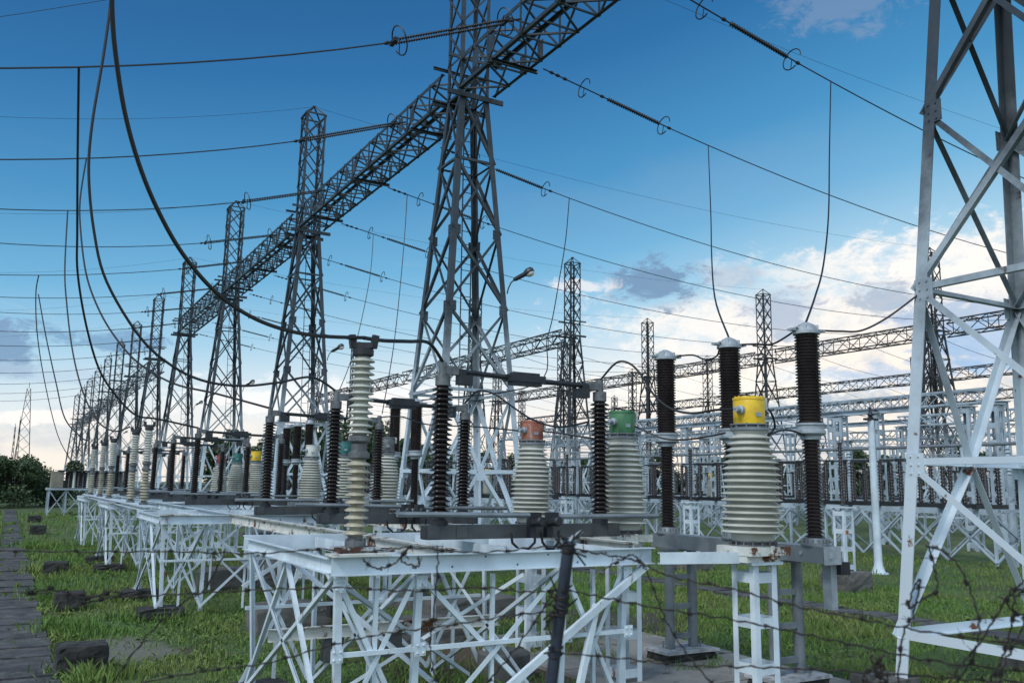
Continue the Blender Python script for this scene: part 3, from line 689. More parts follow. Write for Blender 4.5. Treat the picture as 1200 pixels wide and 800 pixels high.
def girder(X, Y0, Y1, zb, label, group, m='tower', w=1.5, h=1.2, pan=1.13, det=True, name='lattice_girder'):
    t = thing(name, (X, Y0, zb), label, 'girder', group); xl, xr = X-w/2, X+w/2; L = Y1-Y0; n = int(round(L/pan))
    ux, uz = V((1, 0, 0)), V((0, 0, 1))
    for x, z, sx, sz in ((xl, zb, 1, 1), (xr, zb, -1, 1), (xl, zb+h, 1, -1), (xr, zb+h, -1, -1)):
        b = MB()
        if det: b.ell((x, Y0, z), (x, Y1, z), .13, .014, ux*sx, uz*sz)
        else: b.bar((x, Y0, z), (x, Y1, z), .11)
        b.build('chord', m, t)
    fs = [('side_lacing', (xl, zb), (xl, zb+h)), ('side_lacing', (xr, zb), (xr, zb+h)), ('top_lacing', (xl, zb+h), (xr, zb+h)), ('bottom_lacing', (xl, zb), (xr, zb))]
    for nm, (xa, za), (xb, zb_) in fs:
        b = MB()
        for k in range(n):
            ya, yb = Y0+L*k/n, Y0+L*(k+1)/n
            if k % 2: b.bar((xa, ya, za), (xb, yb, zb_), .06)
            else: b.bar((xb, ya, zb_), (xa, yb, za), .06)
            if k and (nm != 'side_lacing' or k % 2): b.bar((xa, ya, za), (xb, ya, zb_), .055)
        b.build(nm, m, t)
    return t
gg = 'girder spans of the main gantry'
for k, l in ((0, 'nearest lattice girder span, from the central tower up out of the frame'), (1, 'second lattice girder span, between the central tower and the tower left of it'), (2, 'third lattice girder span, between the second and third towers')):
    g = girder(TXA, TY0+k*TS+.75, TY0+(k+1)*TS-.75, 17.25, l, gg, 'tower')
    b = MB()
    for j in range(3):
        for y in (TY0+k*TS+TS*(j+.5)/3-.6+.75, TY0+k*TS+TS*(j+.5)/3+.6+.75): b.box((TXA-.76, y, 17.85), .02, .42, .62); b.box((TXA+.76, y-.7, 17.7), .02, .34, .7)
    b.build_each('hanger_plate', 'tower', g)
    b = MB()
    for j in range(3): b.chan((TXA-.85, TY0+k*TS+TS*(j+.5)/3, 17.16), (TXA+.95, TY0+k*TS+TS*(j+.5)/3, 17.16), .10, .13, .012, 1)
    b.build_each('cross_channel', 'tower', g)
g = girder(TXA, TY0+3*TS+.75, TY0+4*TS-.75, 17.25, 'fourth lattice girder span, just before the dense far row', gg, 'tower', det=False)
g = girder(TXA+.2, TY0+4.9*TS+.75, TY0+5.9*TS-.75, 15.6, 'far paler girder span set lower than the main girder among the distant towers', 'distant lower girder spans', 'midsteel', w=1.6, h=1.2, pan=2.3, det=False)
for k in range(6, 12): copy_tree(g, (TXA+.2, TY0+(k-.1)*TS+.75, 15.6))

# other gantry rows behind
def row(X, ks, gk, tl, tgroup, gl, ggroup, zg=16.6, unique=None, gend=0):
    first = tower((X, TY0+ks[0]*TS), (unique or {}).get(ks[0], tl), tgroup, False, 'far_graded')
    for k in ks[1:]: copy_tree(first, (X, TY0+k*TS, 0), (unique or {}).get(k, tl))
    for k in ks[1:]:
        pass
    gs = girder(X, TY0+gk[0]*TS+.7, TY0+(gk[0]+1)*TS-.7, zg, gl, ggroup, 'far', 1.5, 1.25, 1.6, False)
    for k in gk[1:]: copy_tree(gs, (X, TY0+k*TS+.7, zg))
row(45.65, [3, 4, 6, 7], [3, 4, 5, 6], 'far lattice tower seen through the central tower\'s legs', 'towers of the second gantry', 'dark lattice girder running left from the tower right of the lamp', 'girders of the second gantry', unique={3: 'lattice tower with pyramid peak just right of the central tower\'s lamp', 4: 'lattice tower with pyramid peak framed inside the central tower\'s legs'})
row(71.1, [1, 2, 3, 4, 5, 6], [1, 2, 3, 4, 5], 'far lattice tower of the third gantry behind the red-headed transformer', 'towers of the third gantry', 'dark lattice girder crossing the bright cloud behind the breaker columns', 'girders of the third gantry', unique={2: 'lattice tower behind the left leg of the cut-off right tower', 3: 'lattice tower rising between the two right breaker columns', 4: 'slim lattice tower left of the leftmost breaker column'})
row(100., [2, 3, 4, 5, 6, 7, 8], [2, 3, 4, 5, 6, 7], 'faint far lattice tower behind the upper dark girders', 'towers of the fourth gantry', 'second highest dark girder behind the right breaker column', 'girders of the fourth gantry')
row(126., [3, 4, 5, 6, 7, 8], [3, 4, 5, 6, 7], 'faintest lattice tower near the horizon on the right', 'towers of the farthest gantry', 'lowest dark girder just above the treetops on the right', 'girders of the farthest gantry')

# ---------------------------------------------------------------- insulator strings and conductors
def string_left(Y, label, group, end):
    A = V((TXA-.80, Y, 17.75)); B = V(end); d = (B-A).normalized(); t = thing('insulator_string', A, label, 'insulator string', group)
    side = d.cross(V((0, 0, 1))).normalized(); Lg = (B-A).length
    b = MB(); b.tube([A, A+d*.55], .03, 6); b.box(A+d*.62, .10, .42, .10); b.box(A+d*(Lg-.35), .12, .42, .12); b.tube([A+d*(Lg-.35), B], .028, 6); b.lathe([(.03, 0), (.06, .05), (.06, .12), (.03, .18)], A+d*.25, 8, d); b.lathe([(.03, 0), (.06, .05), (.06, .12), (.03, .18)], A+d*(Lg-.2), 8, d); b.build('yoke_hardware', 'dkgrey', t, True)
    for s in (-1, 1):
        p = A+d*.7+side*s*.16; b = MB(); n = 44; ln = Lg-1.15; P = []
        for k in range(n): z = ln*k/n; P += [(.02, z), (.052, z+ln/n*.35), (.052, z+ln/n*.5), (.02, z+ln/n*.8)]
        b.lathe(P+[(.02, ln)], p, 10, d); b.build('rod_insulator', 'black', t, True, 60)
    for q in (.62, Lg-.55):
        b = MB(); b.ring(A+d*q, d, .42, .022, 18, .35, 5.9); b.bar(A+d*q-V((0, 0, .40)), A+d*q+V((0, 0, .1)), .025); b.build('arcing_ring', 'black', t, True)
    return t
def string_right(Y, label, group, end):
    A = V((TXA+.80, Y, 16.98)); B = V(end); d = (B-A).normalized(); t = thing('insulator_string', A, label, 'insulator string', group); Lg = (B-A).length
    b = MB(); b.tube([A, B], .022, 6)
    for q in (.25, .5, .8, Lg*.42, Lg*.96): b.lathe([(.025, 0), (.055, .05), (.055, .13), (.025, .18)], A+d*q, 8, d)
    b.build('link_hardware', 'dkgrey', t, True)
    n = 24; ln = Lg*.42; P = []
    for k in range(n): z = ln*k/n; P += [(.03, z), (.075, z+ln/n*.3), (.075, z+ln/n*.5), (.03, z+ln/n*.8)]
    b = MB(); b.lathe(P, A+d*Lg*.48, 10, d); b.build('rod_insulator', 'black', t, True, 60)
    for q in (Lg*.3, Lg*.93):
        b = MB(); b.ring(A+d*q, d, .34, .02, 18, 1.0, 6.2); b.bar(A+d*q, A+d*q+d.cross(V((0, 1, 0))).normalized()*-.33, .02); b.build('arcing_ring', 'black', t, True)
    return t
def curve(fn, u0, u1, n): return [fn(u0+(u1-u0)*k/n) for k in range(n+1)]
LW = [(22.4, 80), (31.8, 187), (41.6, 245), (51.1, 285), (58.5, 322), (68.2, 348), (77, 366), (86, 388), (96, 405), (107, 422), (119, 437), (132, 450), (146, 461), (160, 470)]
lpar = {}
ordn = ['nearest', 'second', 'third', 'fourth', 'fifth', 'sixth', 'seventh']
for k, (Y, py) in enumerate(LW):
    A = V((TXA-.8, Y, 17.75)); E = aty(0, py, Y); D = A.x-E.x
    c2 = .0085 if k < 4 else .0065
    s = (A.z-E.z)/D; b1 = s+c2*D          # slope at A going left, z = A.z - b1*u + c2*u^2
    fn = lambda u, A=A, b1=b1, c2=c2: V((A.x-u, A.y, A.z-b1*u+c2*u*u)); lpar[Y] = fn
    far = k > 6
    lab = 'insulator string with open rings on the left of the girder, %s from the camera' % (ordn[k] if not far else 'very far')
    string_left(Y, lab if not far else 'tiny far insulator string on the left side of the distant girder', 'insulator strings left of the girder' if not far else 'far insulator strings left of the girder', fn(4.6))
    b = MB(); b.tube(curve(fn, 4.6, 44., 30), .024 if not far else .03, 5)
    b.thing('overhead_conductor', 'alu', ('overhead line leaving the left of the picture, %s highest of its set' % ['', 'second', 'third', 'fourth', 'fifth', 'sixth', 'seventh'][k]).replace(',  highest', ', highest') if not far else 'low far overhead line among the bundle at the left edge', 'power line', 'left overhead lines' if not far else 'far left overhead lines', True)
RWY = [17.5, 23.6, 31.8, 37.7, 44.5, 51.6, 58.6, 65.6, 72.6, 79.6, 86.6]
rpar = {}
for k, Y in enumerate(RWY):
    A = V((TXA+.8, Y, 16.98)); Lx = 71.1-.8-A.x; sg = 2.8 if k == 0 else 2.5
    fn = lambda u, A=A, Lx=Lx, sg=sg: V((A.x+u, A.y, A.z-.2*u/Lx-4*sg*(u/Lx)*(1-u/Lx))); rpar[Y] = fn
    far = k > 5
    string_right(Y, ('insulator string with rings on the right of the girder, %s one from the camera' % ordn[k]) if not far else 'tiny far insulator string right of the distant girder', 'insulator strings right of the girder' if not far else 'far insulator strings right of the girder', fn(5.6))
    b = MB(); b.tube(curve(fn, 5.6, Lx, 34), .020, 5)
    b.thing('overhead_conductor', 'alu', ('overhead line sweeping down to the right, %s from the camera' % ordn[k]) if not far else 'low far overhead line crossing behind the central tower', 'power line', 'right overhead lines' if not far else 'far right overhead lines', True)
# shield wires at the peaks
for k in range(1, 7):
    Y = TY0+k*TS; b = MB()
    b.tube([V((TXA+u, Y, ZP-4*1.1*(u/57.4)*(1-u/57.4))) for u in [57.4*i/24 for i in range(25)]], .009, 4)
    e = aty(0, {1: 20, 2: 137}.get(k, 0), Y) if k < 3 else V((-1.4, Y, ZP-3.6)); D = TXA-e.x; s0 = (ZP-e.z)/D+.006*D
    b.tube([V((TXA-u, Y, ZP-s0*u+.006*u*u)) for u in [44*i/24 for i in range(25)]], .009, 4)
    b.thing('shield_wire', 'alu', ['', 'thin shield wire through the top of the central tower\'s peak, above the frame', 'thin shield wire through the peak of the second tower', 'thin shield wire through the peak of the third tower', 'thin shield wire through the peak of the fourth tower', 'thin shield wire over the far towers, upper', 'thin shield wire over the far towers, lower'][k], 'wire', 'shield wires over the peaks', True)

# ---------------------------------------------------------------- dropper cables
def smooth(pts, n=6):
    P = [pts[0]]+list(pts)+[pts[-1]]; out = []
    for i in range(1, len(P)-2):
        a, b, c, d = P[i-1], P[i], P[i+1], P[i+2]
        for k in range(n):
            t = k/n; out.append(.5*((2*b)+(c-a)*t+(2*a-5*b+4*c-d)*t*t+(3*b-a-3*c+d)*t**3))
    out.append(P[-2]); return out
def cable(pix, Ya, Yb, r, label, group, start=None, end=None, name='dropper_cable', m='black', ease=1.):
    n = len(pix); ln = [0]
    for i in range(1, n): ln.append(ln[-1]+math.hypot(pix[i][0]-pix[i-1][0], pix[i][1]-pix[i-1][1]))
    P = [aty(x, y, Ya+(Yb-Ya)*(ln[i]/ln[-1])**ease) for i, (x, y) in enumerate(pix)]
    if start is not None: P[0] = V(start)
    if end is not None: P[-1] = V(end)
    b = MB(); b.tube(smooth(P), r, 7); return b.thing(name, m, label, 'cable', group, True)
gd = 'hanging dropper cables'
headA = lambda Y: V((XA, Y, 4.67)); headB = lambda Y: V((XB, Y, 4.60))
def onwire(fn, x, lo, hi):   # point on a line that projects to pixel column x
    best = None
    for i in range(400):
        p = fn(lo+(hi-lo)*i/399); d = p-EYE; X = 600+FPX*d.dot(RT)/d.dot(FW)
        if best is None or abs(X-x) < best[0]: best = (abs(X-x), p)
    return best[1]
q = onwire(lpar[22.4], 92, 3, 30)
cable([(92, 73), (91, 180), (90.5, 270), (91, 320), (101, 381), (116, 432), (135, 462), (159, 486), (186, 491), (230, 488)], 22.4, 29., .03, 'dropper from the highest left line, looping down to a far brown post', gd, q, headA(29.0))
q = onwire(lpar[31.8], 100, 3, 30)
cable([(100, 180), (94, 233), (94.5, 270), (101, 321), (115, 361), (135, 395), (162, 425), (203, 449), (253, 461), (317, 467)], 31.8, DS[2], .026, 'dropper from the second left line, sweeping right to a brown post', gd, q, headA(DS[2]))
q = onwire(lpar[41.6], 80, 3, 40)
cable([(80, 237), (76, 314), (78, 354), (84, 405), (93, 446), (105, 478), (118, 497), (135, 505), (152, 500)], 41.6, 36., .03, 'dropper from the third left line, falling almost straight before curling right', gd, q, None)
q = onwire(lpar[58.5], 45, 3, 60)
cable([(45, 318), (42, 345), (43.5, 390), (51, 440), (62, 490), (72, 520), (88, 546)], 58.5, 92, .035, 'leftmost dropper, hanging from the fifth left line down to the bushes', gd, q, None)
cable([(45, 345), (54, 395), (66, 450), (76, 490), (95, 512), (104, 516)], 58.5, 45.3, .032, 'short far dropper beside the leftmost one, ending at the farthest beige post', gd, None, None)
cable([(134, -60), (130, 0), (121, 67), (108, 145), (104, 203), (110, 270), (125, 330), (165, 396), (204, 430), (242, 447), (285, 452), (327, 448), (366, 442), (393, 447)], 14., DS[1], .022, 'thinner of the two dark cables coming down from the top left edge', gd, None, headA(DS[1]))
g1t = V((G1.x, G1.y, 4.62))
cable([(131, -60), (131, 0), (135, 60), (148, 140), (170, 212), (200, 275), (230, 318), (262, 350), (300, 374), (340, 388), (380, 394), (423, 394)], 7.6, G1.y, .021, 'thicker dark cable sweeping from the top left edge to the nearest grey post', gd, None, g1t)
cable([(423, 394), (450, 399), (480, 400), (503, 402), (517, 410)], G1.y, DS[0], .024, 'short thick cable from the grey post to the nearest brown post', gd, g1t, headA(DS[0]))
# right side droppers
q = onwire(rpar[17.5], 973, 5, 40); cable([(973, 110), (972, 180), (971, 250), (965, 310), (955, 348), (941, 378)], 17.5, 9.3, .018, 'dropper curving down to the rightmost breaker column', gd, q, V((XK, 9.293, 5.56)))
q = onwire(rpar[23.6], 831, 5, 40); cable([(831, 174), (833, 250), (834, 300), (838, 350), (842, 395)], 23.5, 10.98, .018, 'dropper hanging straight down to the middle breaker column', gd, q, V((XK, 10.98, 5.56)))
q = onwire(rpar[31.8], 668, 5, 40); cable([(668, 243), (663, 280), (655, 330), (648, 370), (641, 398), (628, 450), (612, 490)], 30.5, 23., .02, 'dropper hanging from the line just right of the lamp', gd, q, V((XK, 24.3, 5.5)))
for Y, x, l in ((37.7, 472, 'thin dropper seen left of the central tower legs, from the fourth right line'), (44.5, 437, 'thin dropper seen left of the central tower legs, from the fifth right line')):
    q = onwire(rpar[Y], x, 1, 50); b = MB(); b.tube(smooth([q, V((q.x-.5, Y-1, q.z-3)), V((q.x*.6+XK*.4, Y-4, 9)), V((XK+1, Y-8, 5.5))]), .02, 5); b.thing('dropper_cable', 'black', l, 'cable', gd, True)
# jumpers between breaker heads, switch and transformers
gj = 'slack jumper cables between the equipment'
K = [9.293, 10.982, 12.671]
cable([(708, 431), (722, 425), (738, 426), (752, 440), (766, 462), (785, 478), (810, 484), (840, 480), (864, 477)], DS[0], 8.5, .017, 'looping jumper from the right brown post of the nearest switch to the yellow head', gj, headB(DS[0]), V((XC-.32, 8.47, 4.03)), 'jumper_cable')
cable([(790, 413), (812, 416), (826, 421), (840, 417), (851, 401)], K[2], K[1], .016, 'slack jumper between the left and middle breaker heads', gj, V((XK+.2, K[2]-.05, 5.45)), V((XK-.2, K[1], 5.45)), 'jumper_cable')
cable([(866, 399), (885, 403), (905, 403), (925, 392), (938, 380)], K[1], K[0], .016, 'slack jumper between the middle and right breaker heads', gj, V((XK+.2, K[1]-.05, 5.45)), V((XK-.2, K[0], 5.45)), 'jumper_cable')
cable([(960, 381), (985, 388), (1010, 387), (1040, 372), (1075, 346)], K[0], 8.6, .016, 'jumper leaving the rightmost breaker head for the cut-off tower', gj, V((XK+.2, K[0]-.05, 5.45)), None, 'jumper_cable')
cable([(545, 463), (560, 458), (580, 462), (600, 476), (625, 492), (655, 500), (690, 494)], DS[1], 11.4, .017, 'dark jumper swinging from the second switch over the red head', gj, headB(DS[1]), None, 'jumper_cable')
cable([(738, 497), (755, 504), (775, 513), (800, 515), (830, 511), (850, 507)], 11.375, 9.9, .015, 'jumper running right from the green head behind the breaker', gj, None, None, 'jumper_cable')
cable([(636, 505), (660, 508), (690, 513), (720, 514)], 14.19, 12.6, .015, 'short jumper running right from the red head', gj, None, None, 'jumper_cable')
cable([(893, 478), (903, 482), (908, 500), (900, 510), (915, 504), (930, 505), (943, 510)], 8.5, 9.25, .016, 'curled jumper from the yellow head to the right breaker joint', gj, None, None, 'jumper_cable')
cable([(446, 478), (470, 488), (500, 497), (560, 500), (612, 505)], DS[2], 14.3, .015, 'low jumper from the third switch to the red head', gj, headB(DS[2]), None, 'jumper_cable')

# ---------------------------------------------------------------- right-hand yard: pedestals, columns, frames
gr = 'white pedestals with thin brown posts on the right lawn'
for k, (px, l) in enumerate(((992, 'white lattice pedestal with orange plate, on the right lawn near the walkway'), (812, 'white lattice pedestal on the lawn between the green and yellow transformers'), (664, 'white lattice pedestal between the red and green transformers'))):
    p = atx(px, 690, 22.2); t = ladder_pedestal(p.x, p.y, 2.5, l, gr, .42)
    b = MB(); b.lathe(sheds(2.53, 4.35, 18, .05, .09), (p.x, p.y, 0), 12); b.lathe([(.07, 4.35), (.07, 4.45)], (p.x, p.y, 0), 10); b.build('post_porcelain', 'brown2', t, True, 60)
    if k == 0:
        b = MB(); b.box((p.x-.12, p.y-.225, 1.75), .09, .012, .12); b.build('marker_plate', 'orange', t)
    plinth(p.x, p.y, 1.1, 1.1, .62, 'conc', l.replace('white lattice pedestal', 'grey plinth under white pedestal').replace('with orange plate, ', ''), 'plinths on the right lawn')
p = atz(1030, 672, 0); t = thing('round_column', p, 'white round steel column tapering up from the right lawn', 'column')
b = MB(); b.lathe([(.34, 0), (.34, .05), (.24, .06), (.16, .3), (.145, .5), (.12, 5.6)], p, 16); b.build('shaft', 'white', t, True)
b = MB(); b.box((p.x, p.y, 5.64), .6, .2, .08); b.lathe([(.06, 5.68), (.12, 5.7), (.06, 5.75), (.12, 5.8), (.06, 5.9), (.05, 6.1)], p, 10); b.build('head_bracket', 'dkgrey', t, True)

def yard_frame(X, Y, label, group):     # white truss table, two bays wide, with its feet gathered in V shapes
    t = thing('truss_frame', (X, Y, 0), label, 'steel frame', group); L, W, z = 9.0, 3.2, 2.3; m = 'farwhite'
    b = MB()
    for x in (X, X+W): b.chan((x, Y, z-.1), (x, Y+L, z-.1), .1, .24, .015, 1)
    for y in (Y+.05, Y+L/2, Y+L-.05): b.bar((X, y, z-.05), (X+W, y, z-.05), .14, .12)
    b.build_each('top_beam', m, t)
    for x in (X, X+W):
        for y in (Y+.3, Y+L/2, Y+L-.3):
            b = MB(); b.ell((x, y, .1), (x, y, z-.2), .10, .012, V((1, 0, 0)), V((0, 1, 0))); b.build('leg', m, t)
    b = MB()
    for x in (X-.03, X+W+.03):
        for k in range(4):
            ya, yb = Y+.3+(L-.6)*k/4, Y+.3+(L-.6)*(k+1)/4
            b.bar((x, ya, .2), (x, yb, z-.25), .075); b.bar((x, yb, .2), (x, ya, z-.25), .075)
    for y in (Y+.3, Y+L-.3): b.bar((X, y, .2), (X+W, y, z-.3), .075); b.bar((X+W, y, .2), (X, y, z-.3), .075)
    b.build('lattice', m, t)
    return t
def yard_switch(X, Y, label, group):
    t = thing('yard_switch', (X, Y, 2.3), label, 'switch', group)
    b = MB(); b.box((X+1.6, Y, 2.40), 3.6, .2, .18); b.build('base_beam', 'dkgrey', t)
    for x in (X+.2, X+1.6, X+3.0):
        b = MB(); b.lathe(sheds(2.49, 4.2, 12, .075, .13), (x, Y, 0), 9); b.lathe([(.09, 4.2), (.09, 4.35)], (x, Y, 0), 8); b.build('post_porcelain', 'brown2', t, True, 60)
    b = MB(); b.bar((X+.2, Y, 4.4), (X+3.0, Y, 4.4), .07); b.box((X+1.6, Y, 4.42), .5, .14, .14); b.build('blade_arm', 'dkgrey', t)
    return t
ff = yard_frame(34.5, 21., 'row of white truss frames across the right lawn behind the breaker', 'white truss frames of the right yard'); ys = yard_switch(34.5, 22., 'brown three-post switch on the white truss frames across the right lawn', 'switches of the right yard')
for k in range(0, 7):
    for X in (34.5, 57., 84.):
        if k or X > 40:
            if X < 60 or k > 1: copy_tree(ff, (X, 21.+10.6*k, 0))
        nj = 6 if X < 40 else 3
        for j in range(nj):
            if (k, j, X) != (0, 0, 34.5) and (X < 60 or k > 1): copy_tree(ys, (X, 22.+10.6*k+9.3/nj*j, 2.3))
for k in range(6):      # a further row in the gap between the central tower and the right lawn
    c = copy_tree(ff, (22.5, 39.+10.4*k, 0), 'white truss frame in the gap behind the central tower and the red-headed transformer', 'white truss frames behind the central tower')
    for j in range(3): copy_tree(ys, (22.5, 40.+10.4*k+3.1*j, 2.3), 'brown three-post switch on the truss frames behind the central tower', 'switches behind the central tower')
# far dark pedestals bus pipe
gpx = 'long bus pipes over the right yard'
for X, z, l in ((36.1, 5.0, 'long dark bus pipe above the nearer truss frames on the right'), (58.6, 5.4, 'long dark bus pipe above the farther truss frames on the right')):
    t = thing('bus_pipe', (X, 20, 0), l, 'pipe', gpx); b = MB(); b.tube([(X, 20, z), (X, 92, z)], .07, 8); b.build('pipe', 'grey', t, True)
    for k in range(9):
        b = MB(); b.lathe(sheds(z-1.3, z-.1, 8, .06, .12), (X, 21.5+8*k, 0), 8); b.bar((X, 21.5+8*k, .0), (X, 21.5+8*k, z-1.3), .16); b.build('support', 'farwhite', t)
# tall white perforated columns with their cross beams
def box_column(x, y, h, label, group):
    t = thing('batten_column', (x, y, 0), label, 'column', group); w = .62
    for sx in (-1, 1):
        for sy in (-1, 1):
            b = MB(); b.ell((x+sx*w/2, y+sy*w/2, 0), (x+sx*w/2, y+sy*w/2, h), .16, .014, V((-sx, 0, 0)), V((0, -sy, 0))); b.build('leg', 'farwhite', t)
    b = MB(); n = int(h/.8)
    for i in range(n):
        z = .3+(h-.5)*i/(n-1)
        for s in (-1, 1): b.box((x, y+s*(w/2-.01), z), w-.3, .012, .28); b.box((x+s*(w/2-.01), y, z), .012, w-.3, .28)
    b.build_each('batten', 'farwhite', t)
    b = MB(); b.box((x, y, h+.03), .8, .8, .06); b.build('top_plate', 'farwhite', t)
    return t
gc = 'tall white perforated columns of the right yard'
first = None
for px, py, l in ((984, 480, 'tall white perforated column right of the right breaker column'), (1027, 500, 'tall white perforated column left of the cut-off tower leg'), (804, 490, 'tall white perforated column between the left and middle breaker columns'), (745, 490, 'tall white perforated column just right of the green head'), (1168, 512, 'tall white perforated column near the right edge of the photo'), (1135, 514, 'tall white perforated column seen through the cut-off tower')):
    p = atx(px, py, 43.5); box_column(p.x, p.y, 7.4, l, gc)
pa, pb = atx(1075, 500, 43.5), atx(725, 500, 43.5)
b = MB(); b.ibeam((43.5, pa.y, 7.55), (43.5, pb.y, 7.55), .3, .3, .03); b.thing('portal_beam', 'farwhite', 'long white beam resting on the tall perforated columns', 'beam')
b = MB(); b.ibeam((70, 48, 9.2), (70, 120, 9.2), .4, .4, .04); b.thing('portal_beam', 'farwhite', 'far white beam low behind the breaker columns', 'beam')
# small far transformer seen through the central tower
tct = [o for o in C.objects if o.name.startswith('current_transformer')][0]
for px, l in ((571, 'small far transformer with yellow head seen through the central tower legs'), (682, 'tiny far transformer with yellow head behind the lattice near the green head'), (833, 'tiny far yellow-headed transformer between the breaker columns')):
    p = atx(px, 560, 31.5 if px == 571 else 50); copy_tree(tct, (p.x, p.y, 2.1), l, 'far yellow-headed transformers'); ladder_pedestal(p.x, p.y, 2.08, 'white pedestal under the '+l[:l.index(' with') if ' with' in l else 24]+(' behind the lattice near the green head' if px == 682 else ' seen between the breaker columns' if px == 833 else ' seen through the central tower legs'), 'pedestals of the far transformers', m='farwhite')

# low white portals and the strung bus between the gantry rows
gl2 = 'low white portals of the back yard'
pc = box_column(50., 30., 8.2, 'white column of the low portals crowded behind the breaker columns', gl2)
pg = girder(50., 30., 42., 8.25, 'pale lattice beam of the low portals crowded behind the breaker columns', 'lattice beams of the low portals', 'farwhite', .8, .8, 1.0, False)
for X in (50., 64., 78., 92.):
    for k in range(7):
        y = 30.+12*k+(X-50)*.35
        if (X, k) != (50., 0): copy_tree(pc, (X, y, 0))
        if k < 6 and (X, k) != (50., 0) and (k+int(X)) % 5: copy_tree(pg, (X, y, 8.25))
for x0, x1, z0, z1 in ((45.65, 71.1, 16.6, 16.6), (71.1, 100., 16.6, 16.6), (100., 126., 16.6, 16.6), (50., 92., 8.3, 8.3)):
    for k in range(14):
        Y = (72 if x0 < 50 and z0 > 10 else 34)+6.9*k; b = MB()
        b.tube([V((x0+(x1-x0)*i/14, Y, z0+(z1-z0)*i/14-(1.5 if z0 > 10 else .9)*4*(i/14)*(1-i/14))) for i in range(15)], .022, 4)
        b.thing('bus_conductor', 'alu', 'thin strung line between the far gantries low over the right yard', 'power line', 'strung lines between the far gantries', True)
# far-left table with its slatted box of insulators
t = thing('insulator_bank', (3.4, 83.5, 0), 'boxy bank of dark and white upright insulators on a white table far left', 'equipment bank')
b = MB(); b.box((6.0, 85, 2.2), 6.2, 3., .16)
for x in (3.1, 4.4, 6.0, 7.6, 8.9):
    for y in (83.7, 86.3): b.bar((x, y, 0), (x, y, 2.12), .14)
for x0, x1 in ((3.1, 4.4), (4.4, 6), (6, 7.6), (7.6, 8.9)): b.bar((x0, 83.65, .2), (x1, 83.65, 2.1), .08); b.bar((x1, 83.65, .2), (x0, 83.65, 2.1), .08)
b.build('white_table', 'farwhite', t)
b = MB(); b.box((3.65, 85, 3.0), .9, 2.6, 1.35); b.build('end_panel', 'beige', t)
b = MB(); b.box((6.65, 86, 3.0), 4.6, .2, 1.35); b.build('back_panel', 'wall', t)
b = MB(); b.box((6.4, 85, 3.74), 5.4, 2.8, .1); b.build('lid', 'dkgrey', t)
for k in range(13):
    b = MB(); b.lathe(sheds(2.3, 3.68, 8, .09, .13), (4.55+.36*k, 83.9, 0), 8); b.build('upright_post', 'brown' if k % 3 != 1 else 'paleyel', t)
b = MB(); b.box((22, 104, 1.3), 18, 5, 2.6); b2 = MB(); b2.box((22, 104, 2.7), 18.6, 5.6, .2)
t = thing('low_building', (22, 104, 0), 'low pale building behind the far left brown posts', 'building'); b.build('wall', 'wall', t); b2.build('roof', 'roof', t)
for k in range(7):
    b = MB(); b.box((14.2+2.6*k, 101.49, 1.5), 1.2, .04, .9); b.build('window', 'pane', t)
b = MB(); b.box((-28, 240, 2.2), 70, 12, 4.4); b2 = MB(); b2.box((-28, 240, 4.6), 72, 14, .5)
t = thing('long_shed', (-28, 240, 0), 'long flat grey shed roof on the horizon behind the left bush', 'building'); b.build('wall', 'wall', t); b2.build('roof', 'roof', t)

# distant radio mast and pylons
def mast(x, y, h, w, label):
    t = thing('radio_mast', (x, y, 0), label, 'mast', 'distant masts on the left horizon')
    for sx in (-1, 1):
        for sy in (-1, 1): 
            b = MB(); b.bar((x+sx*w, y+sy*w, 0), (x+sx*w*.18, y+sy*w*.18, h), .17); b.build('leg', 'far', t)
    b = MB(); n = 9
    for k in range(n):
        for i, (ax, ay, bx, by) in enumerate(((-1, -1, 1, -1), (1, -1, 1, 1), (1, 1, -1, 1), (-1, 1, -1, -1))):
            f0, f1 = 1-.82*k/n, 1-.82*(k+1)/n
            b.bar((x+ax*w*f0, y+ay*w*f0, h*k/n), (x+bx*w*f1, y+by*w*f1, h*(k+1)/n), .11)
    b.bar((x, y, h), (x, y, h*1.06), .14); b.build('bracing', 'far', t)
for px, py, Y, w, l in ((34, 455, 300., 2.6, 'tall slender lattice mast on the left horizon'), (24, 492, 330., .5, 'short thin mast left of the tall one on the horizon'), (18, 500, 345., .5, 'shortest thin mast at the far left horizon')):
    p = aty(px, py, Y); mast(p.x, p.y, p.z, w, l)

